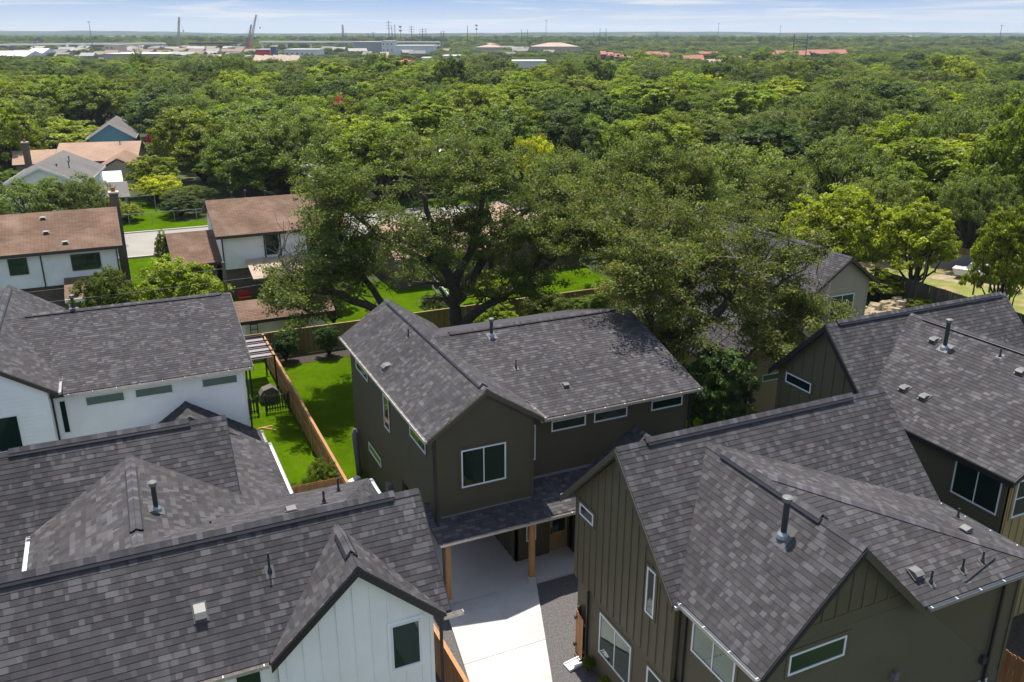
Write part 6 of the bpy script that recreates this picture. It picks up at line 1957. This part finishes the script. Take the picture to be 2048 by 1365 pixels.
# gas station canopies
t = thing('gas_station', 'gas station with red edged flat canopies', 'gas station', far_xy(750, 600))
for (a, b, py) in ((714, 737, 126), (742, 760, 127), (766, 788, 128.5)):
    p0 = far_xy(a, 600); p1 = far_xy(b, 600); u = p1 - p0; n = Vector((-u.y, u.x, 0)).normalized(); z = zpx(py, 600)
    m = MB(); m.obox(p0 + Vector((0, 0, z)), u, n * 9, Vector((0, 0, .9))); m.build('canopy', 'bright_red', t)
    m = MB(); m.obox(p0 + Vector((0, 0, z + .91)), u, n * 9, Vector((0, 0, .12))); m.build('roof', 'far_white', t)
    for f in (.15, .85):
        q = p0 + u * f + n * 2; m = MB(); m.tube([q, q + Vector((0, 0, z))], .25, 6); m.build('post', 'far_white', t)
for s_ in range(10):
    for back in (-12, 0, 14, 28, 44, 62, 82):
        c3 = far_xy(708 + s_ * 9, 600 - back); CLEAR.append((c3.x, c3.y, 8))
c3 = far_xy(808, 620)
gable('small bright red awning right of the gas station', c3.x - 6, c3.x + 6, c3.y, c3.y + 8, 2.6, 4.4, 'bright_red', 'far_white', simple=True)
for s_ in range(10):
    for back in (0, 14, 28, 44): 
        q = far_xy(795 + s_ * 12, 600 - back); CLEAR.append((q.x, q.y, 8))
p0, p1, p2, p3 = far_xy(640, 560), far_xy(960, 560), far_xy(960, 700), far_xy(640, 700)
sheet('parking_lot', [(p.x, p.y) for p in (p0, p1, p2, p3)], 0.03, 'road_mat')
p0, p1, p2, p3 = far_xy(-150, 820), far_xy(640, 820), far_xy(640, 1150), far_xy(-150, 1150)
sheet('industrial_yard', [(p.x, p.y) for p in (p0, p1, p2, p3)], 0.03, 'road_mat')

# elevated highway under construction
t = thing('highway_viaduct', 'elevated highway deck on pale piers, partly unfinished, crossing left of centre', 'viaduct', far_xy(400, 1120))
DV = 1120


def seg(a, b, pa, pb, th, m_, nm):
    A = far_xy(a, DV); B = far_xy(b, DV); A.z = zpx(pa, DV); B.z = zpx(pb, DV)
    m = MB(); m.beam(A, B, 14, th); m.build(nm, m_, t)


seg(-120, 165, 91, 88.5, 1.8, 'viaduct_mat', 'deck'); seg(165, 325, 88.5, 87.5, 1.8, 'viaduct_mat', 'deck'); seg(520, 880, 84, 85, 1.7, 'viaduct_mat', 'deck')
seg(378, 474, 87.4, 87.0, 2.0, 'brown_trim', 'girder')
for px in (12, 62, 112, 165, 215, 270, 325, 379, 474, 523, 571, 620, 668, 716, 764, 812):
    q = far_xy(px, DV); zz = zpx(87 if px > 330 else 90, DV) - .7
    m = MB(); m.box(q.x - 1.1, q.x + 1.1, q.y - 1, q.y + 1, 0, zz - 1.2); m.prism([(q.x - 1.1, q.y - 1, zz - 1.2 - .001), (q.x + 1.1, q.y - 1, zz - 1.2), (q.x + 5, q.y - 1, zz), (q.x - 5, q.y - 1, zz)][::1], Vector((0, 2, 0)))
    m.build('pier', 'viaduct_mat', t)


def lattice(mb, A, B, w_, n, r_=.12):
    A = Vector(A); B = Vector(B); d = (B - A); side = d.cross(Vector((FH.x, FH.y, 0))).normalized(); dep = side.cross(d).normalized()
    cs = [side * a * w_ / 2 + dep * b * w_ / 2 for a, b in ((1, 1), (1, -1), (-1, -1), (-1, 1))]
    for c in cs: mb.beam(A + c, B + c * .4, r_ * 2, r_ * 2)
    for i in range(n):
        a = i / n; b = (i + 1) / n
        for j in range(4):
            c0 = cs[j]; c1 = cs[(j + 1) % 4]
            mb.beam(A + d * a + c0 * (1 - .6 * a), A + d * b + c1 * (1 - .6 * b), r_, r_)


def crane(label, px, d, base_py, tip, m_, cabm):
    q = far_xy(px, d); root = thing('crane', label, 'crane', q)
    top = far_xy(tip[0], d); top.z = zpx(tip[1], d)
    m = MB(); lattice(m, q + Vector((0, 0, 3)), top, 2.4, 14, .22); m.build('boom', m_, root)
    m = MB(); m.box(q.x - 4, q.x + 4, q.y - 2.5, q.y + 2.5, 1.2, 5.0); m.build('cab', cabm, root)
    m = MB(); m.box(q.x - 5, q.x + 5, q.y - 3, q.y + 3, 0, 1.2); m.build('track', 'far_dark', root)
    m = MB(); tl = q + RT * -8 + Vector((0, 0, 6)); m.beam(top, tl, .12, .12); m.beam(top, top + RT * 3 - Vector((0, 0, 14)), .12, .12); m.build('cable', 'lattice_grey', root)
    m = MB(); h = top + RT * 3 - Vector((0, 0, 15)); m.obox(h - Vector((.5, .5, .8)), (1, 0, 0), (0, 1, 0), (0, 0, 1.8)); m.build('hook_block', 'far_dark', root)


crane('lattice boom crane left, leaning slightly right, over the viaduct end', 352, 1060, 95, (362, 35), 'lattice_grey', 'far_brick')
crane('red lattice crane with steep boom right of the first crane', 492, 1080, 98, (504, 50), 'far_red', 'bright_red')
crane('thin pale crane with the longest reach, boom tip highest', 496, 1100, 98, (516, 30), 'lattice_grey', 'bright_red')
# masts, transmission poles and pylons
PL = [(181, 45, 86, 1100, 'm'), (686, 50, 96, 1150, 'l'), (692, 66, 96, 1150, 'p'), (736, 66, 88, 1500, 'x'), (746, 64, 88, 1500, 'x'), (778, 42, 88, 1250, 'x'), (784, 53, 86, 1300, 'p'), (790, 49, 86, 1300, 'p'), (801, 54, 82, 1400, 'c'),
      (823, 52, 90, 1300, 'x'), (840, 64, 82, 1500, 'p'), (845, 57, 92, 1250, 'x'), (852, 57, 86, 1350, 'p'), (887, 62, 82, 1500, 'x'), (882, 63, 94, 1200, 'p'), (935, 52, 90, 1300, 'p'), (953, 51, 78, 1600, 'c'),
      (1049, 59, 90, 1250, 'h'), (1092, 42, 78, 1500, 'm'), (1188, 63, 80, 1600, 'p'), (1206, 57, 92, 1200, 'h'), (1314, 64, 80, 1600, 'x'), (1436, 48, 74, 1700, 'm'), (1560, 53, 80, 1600, 'm'), (1603, 68, 116, 700, 'h'), (2001, 52, 92, 1250, 'm')]
POLE_WORDS = {'m': 'tall lighting mast', 'l': 'lattice communication mast', 'p': 'plain steel pole', 'x': 'transmission pole with crossarms', 'c': 'cell tower with ringed top', 'h': 'twin pole power pylon'}
SIDE = ['left of the cranes', 'beside the grey warehouse', 'behind the grey warehouse, thinner', 'far left of the pole cluster, first', 'far left of the pole cluster, second', 'tallest of the middle pole cluster', 'short, second in the middle cluster', 'third in the middle cluster', 'just right of the middle cluster',
        'right of the first cell tower', 'faint between two crossarm poles', 'over the long white wall', 'beside the pole over the white wall', 'right of the white wall', 'short and pale right of the white wall', 'left of the second cell tower', 'above the broad tan hip roof',
        'right of the tan hip roof', 'above the long tan roof', 'thin, left of the apartments', 'above the striped apartments', 'small on the horizon right of the apartments', 'above the yellow tree', 'on the horizon left of the lattice pylon', 'nearest, rising from the right canopy', 'near the right edge']
for (px, pt, pb, d_, k), where in zip(PL, SIDE):
    q = far_xy(px, d_); z1 = zpx(pt, d_); root = thing('mast' if k in 'mlc' else 'power_pole', '%s %s' % (POLE_WORDS[k], where), 'mast' if k in 'mlc' else 'pole', q, 'poles and masts on the horizon')
    m = MB()
    if k == 'l':
        lattice(m, q, q + Vector((0, 0, z1)), 3.0, 16, .25); m.build('shaft', 'lattice_grey', root)
    elif k == 'h':
        w_ = 10 if d_ < 1000 else 8
        for s_ in (-.5, .5): m.tube([q + RT * (w_ * s_), q + RT * (w_ * s_) + Vector((0, 0, z1))], [.45, .28], 6)
        m.build('shaft', 'pole_grey', root); m = MB()
        for zz in (.55, .8): m.beam(q - RT * w_ * .5 + Vector((0, 0, z1 * zz)), q + RT * w_ * .5 + Vector((0, 0, z1 * zz)), .3, .4)
        m.build('crossarm', 'pole_grey', root)
    else:
        r_ = .55 if k in 'xp' else .35
        m.tube([q, q + Vector((0, 0, z1))], [r_ * 1.3, r_ * .7], 8); m.build('shaft', 'pole_grey', root)
        if k == 'x':
            for zz in (.74, .84, .94):
                m = MB(); c = q + Vector((0, 0, z1 * zz)); m.beam(c - RT * 4, c + RT * 4, .3, .35); m.build('crossarm', 'pole_grey', root)
        if k == 'c':
            for zz in (.78, .96):
                m = MB(); c = q + Vector((0, 0, z1 * zz)); m.tube([c, c + Vector((0, 0, 2.2))], [2.2, 2.2], 10); m.build('antenna_ring', 'lattice_grey', root)
        if k == 'm':
            m = MB(); c = q + Vector((0, 0, z1)); m.tube([c, c + Vector((0, 0, .8))], [1.5, 1.5], 10); m.build('lamp_ring', 'lattice_grey', root)
# flag
q = far_xy(78, 1300); zt = zpx(74, 1300); root = thing('flag', 'large flag with blue top and red and white stripes flying on the left horizon', 'flag', q)
m = MB(); m.tube([q, q + Vector((0, 0, zt))], .25, 6); m.build('pole', 'lattice_grey', root)
U = -RT
for (z0, z1, c_) in ((zt - 4, zt, 'far_blue'), (zt - 8, zt - 4.01, 'far_white'), (zt - 11, zt - 8.01, 'bright_red')):
    m = MB(); off = (zt - z1) * .9
    m.prism([q + U * off + Vector((0, 0, z0)), q + U * (off + 9) + Vector((0, 0, z0 - 3)), q + U * (off + 9) + Vector((0, 0, z1 - 3)), q + U * off + Vector((0, 0, z1))], FH * .15); m.build('stripe', c_, root)
for i, (px, d_) in enumerate(((679, 560), (640, 560), (828, 640), (873, 640), (796, 600), (986, 560))):
    q = far_xy(px, d_); root = thing('street_lamp', 'far street lamp ' + ('right of the white low roofs', 'left of the white low roofs', 'left of the cream store', 'left edge of the cream store', 'by the gas station exit', 'right of the cream store')[i], 'street lamp', q, 'far street lamps')
    m = MB(); m.tube([q, q + Vector((0, 0, 9)), q + Vector((0, 0, 10)) - RT * 1.5], .12, 6); m.build('shaft', 'lattice_grey', root)

# woodland, with clearings where the town stands
def clear(x, y): return any((x - a) ** 2 + (y - b) ** 2 < r * r for a, b, r in CLEAR)


pts = [p for p in pts if not clear(p[0], p[1])]
woodland('woodland', pts, 'dense suburban tree canopy stretching to the town')
far = []
d = 640.0
while d < 3600:
    step = 11 + (d - 640) * .011
    n = int(1.32 * d / step)
    for i in range(n):
        a = -.66 + 1.32 * (i + rt.random()) / n; dd = d + rt.uniform(-.5, .5) * step; P = FH * dd + RT * (a * dd)
        dens = .88 + .4 * math.sin(P.x * .011 + 2) * math.cos(P.y * .008)
        if 520 < dd < 720 and -.22 < a < .04: dens *= .3
        if a < -.1 and 760 < dd < 1180: dens *= .3
        if 1500 < dd < 2100: dens *= 1.3
        if rt.random() > dens or clear(P.x, P.y): continue
        hmul = (.62 if a < .1 else .8) if dd < 1200 else 1.05 if dd < 1500 else 1.7 if dd < 2100 else 1.1
        far.append((P.x, P.y, rt.uniform(6.0, 10.5) * hmul, rt.uniform(5.5, 8.5) * (1 + (dd - 640) / 3000)))
    d += step
print('woodland', len(pts), 'far', len(far))
woodland('far_woodland', far, 'far dark tree belts between the town and the hills')

# plain and hills
def hills():
    spec = [(3800, 70.6, 1.8, 21, -60), (4700, 67.8, 2.0, 33, -40), (5700, 65.6, 2.4, 47, 0)]
    for j, (D, py0, amp, sd_, _) in enumerate(spec):
        rs = random.Random(sd_); ph = [rs.uniform(0, 6.28) for _ in range(8)]
        n = 260; rows = 7; mb = MB()
        for i in range(n + 1):
            px = -700 + 3450 * i / n
            base = py0
            if j == 2: base += -4.0 * math.exp(-((px - 190) / 190) ** 2) - 1.0 * math.exp(-((px + 40) / 80) ** 2) + 1.2 * math.exp(-((px - 560) / 160) ** 2)
            if j == 1: base += -2.6 * math.exp(-((px - 1720) / 190) ** 2)
            if j == 0: base += 1.5 * math.exp(-((px - 500) / 300) ** 2)
            py = base - amp * .5 * sum(math.sin(px * f + ph[k]) / (1 + k) for k, f in enumerate((.004, .009, .017, .034, .07)))
            top = zpx(py, D); c = far_xy(px, D)
            dirn = c.normalized()
            for r_ in range(rows):
                t_ = r_ / (rows - 1); prof = math.sin(t_ * math.pi / 2) ** 1.2
                p = dirn * (c.length - (1 - t_) * D * .16)
                mb.v.append((p.x, p.y, -2 + (top + 2) * prof))
        for i in range(n):
            for r_ in range(rows - 1):
                a = i * rows + r_; mb.f.append((a, a + rows, a + rows + 1, a + 1)); mb.c.append(1.0)
        for i in range(n):
            a = i * rows + rows - 1; k = len(mb.v)
        # back slope
        k0 = len(mb.v)
        for i in range(n + 1):
            v = mb.v[i * rows + rows - 1]; q = Vector(v); q2 = q * 1.12; mb.v.append((q2.x, q2.y, -3))
        for i in range(n):
            a = i * rows + rows - 1; b = k0 + i; mb.f.append((a, a + rows, b + 1, b)); mb.c.append(1.0)
        o = mb.build('hills', 'hill_mat', smooth=True); o['kind'] = 'structure'


hills()
p0, p1, p2, p3 = far_xy(-900, 1500), far_xy(2950, 1500), far_xy(2950, 3700), far_xy(-900, 3700)
sheet('plain', [(p.x, p.y) for p in (p0, p1, p2, p3)], 0.3, 'plain_mat')
# scattered far houses on the slopes read as pale flecks: one object, past counting
rf_ = random.Random(5); mb = MB()
for i in range(900):
    px = rf_.uniform(-100, 2150); dd = rf_.uniform(1900, 4400); c = far_xy(px, dd); s_ = rf_.uniform(8, 26)
    z = rf_.uniform(5, 9); u = Vector((rf_.uniform(-1, 1), rf_.uniform(-1, 1), 0)).normalized()
    mb.obox(c, u * s_, Vector((-u.y, u.x, 0)) * 12, Vector((0, 0, z + 5)), rf_.choice([.8, 1.0, 1.15]))
o = mb.build('far_houses', mat('far_fleck', (.42, .38, .34), .9, tint=True)); o['kind'] = 'stuff'; o['label'] = 'faint pale far houses scattered between the trees below the hills'

# low commercial roofs between the trees of the town, past picking apart
rf_ = random.Random(12); mb = MB(); hues = [(1.0, 1.0, 1.0), (.8, .72, .62), (.95, .92, .86), (.6, .6, .62), (.75, .55, .46)]
for i in range(95):
    px = rf_.choice((rf_.uniform(-60, 480), rf_.uniform(-60, 1130))); dd = rf_.uniform(740, 1250); c = far_xy(px, dd)
    if abs(px - 543) < 60 and dd < 820: continue
    s_ = rf_.uniform(7, 20); z = rf_.uniform(2.6, 4.4); c.z = 0; u = (RT + FH * rf_.uniform(-.4, .4)).normalized(); v_ = Vector((-u.y, u.x, 0)); hu = rf_.choice(hues); k_ = rf_.uniform(.75, 1.15)
    tn = tuple(a * k_ for a in hu)
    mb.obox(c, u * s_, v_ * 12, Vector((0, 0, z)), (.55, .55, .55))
    mb.prism([c - u * .6 - v_ * .6 + Vector((0, 0, z + .01)), c - u * .6 + v_ * 12.6 + Vector((0, 0, z + .01)), c - u * .6 + v_ * 6 + Vector((0, 0, z + 2.6))], u * (s_ + 1.2), tn)
o = mb.build('distant_roofs', mat('distant_roof', (.30, .285, .265), .85, tint=True)); o['kind'] = 'stuff'; o['label'] = 'low pale roofs scattered among the trees of the distant town'

# ------------------------------------------------------------------ air
mb = MB(); mb.box(-9800, 12800, -400, 11500, -6, 140)
hz_o = mb.build('haze', None); hz_o['kind'] = 'stuff'; hz_o['label'] = 'thin pale summer haze'
hm_ = bpy.data.materials.new('haze_air'); hm_.use_nodes = True
nt = hm_.node_tree; nt.nodes.clear()
vo = nt.nodes.new('ShaderNodeVolumePrincipled'); mo = nt.nodes.new('ShaderNodeOutputMaterial')
vo.inputs['Color'].default_value = (0.80, 0.90, 1.0, 1); vo.inputs['Density'].default_value = 0.00009
vo.inputs['Anisotropy'].default_value = 0.2
nt.links.new(vo.outputs[0], mo.inputs['Volume'])
hz_o.data.materials.append(hm_)
print('objects', len(bpy.data.objects))
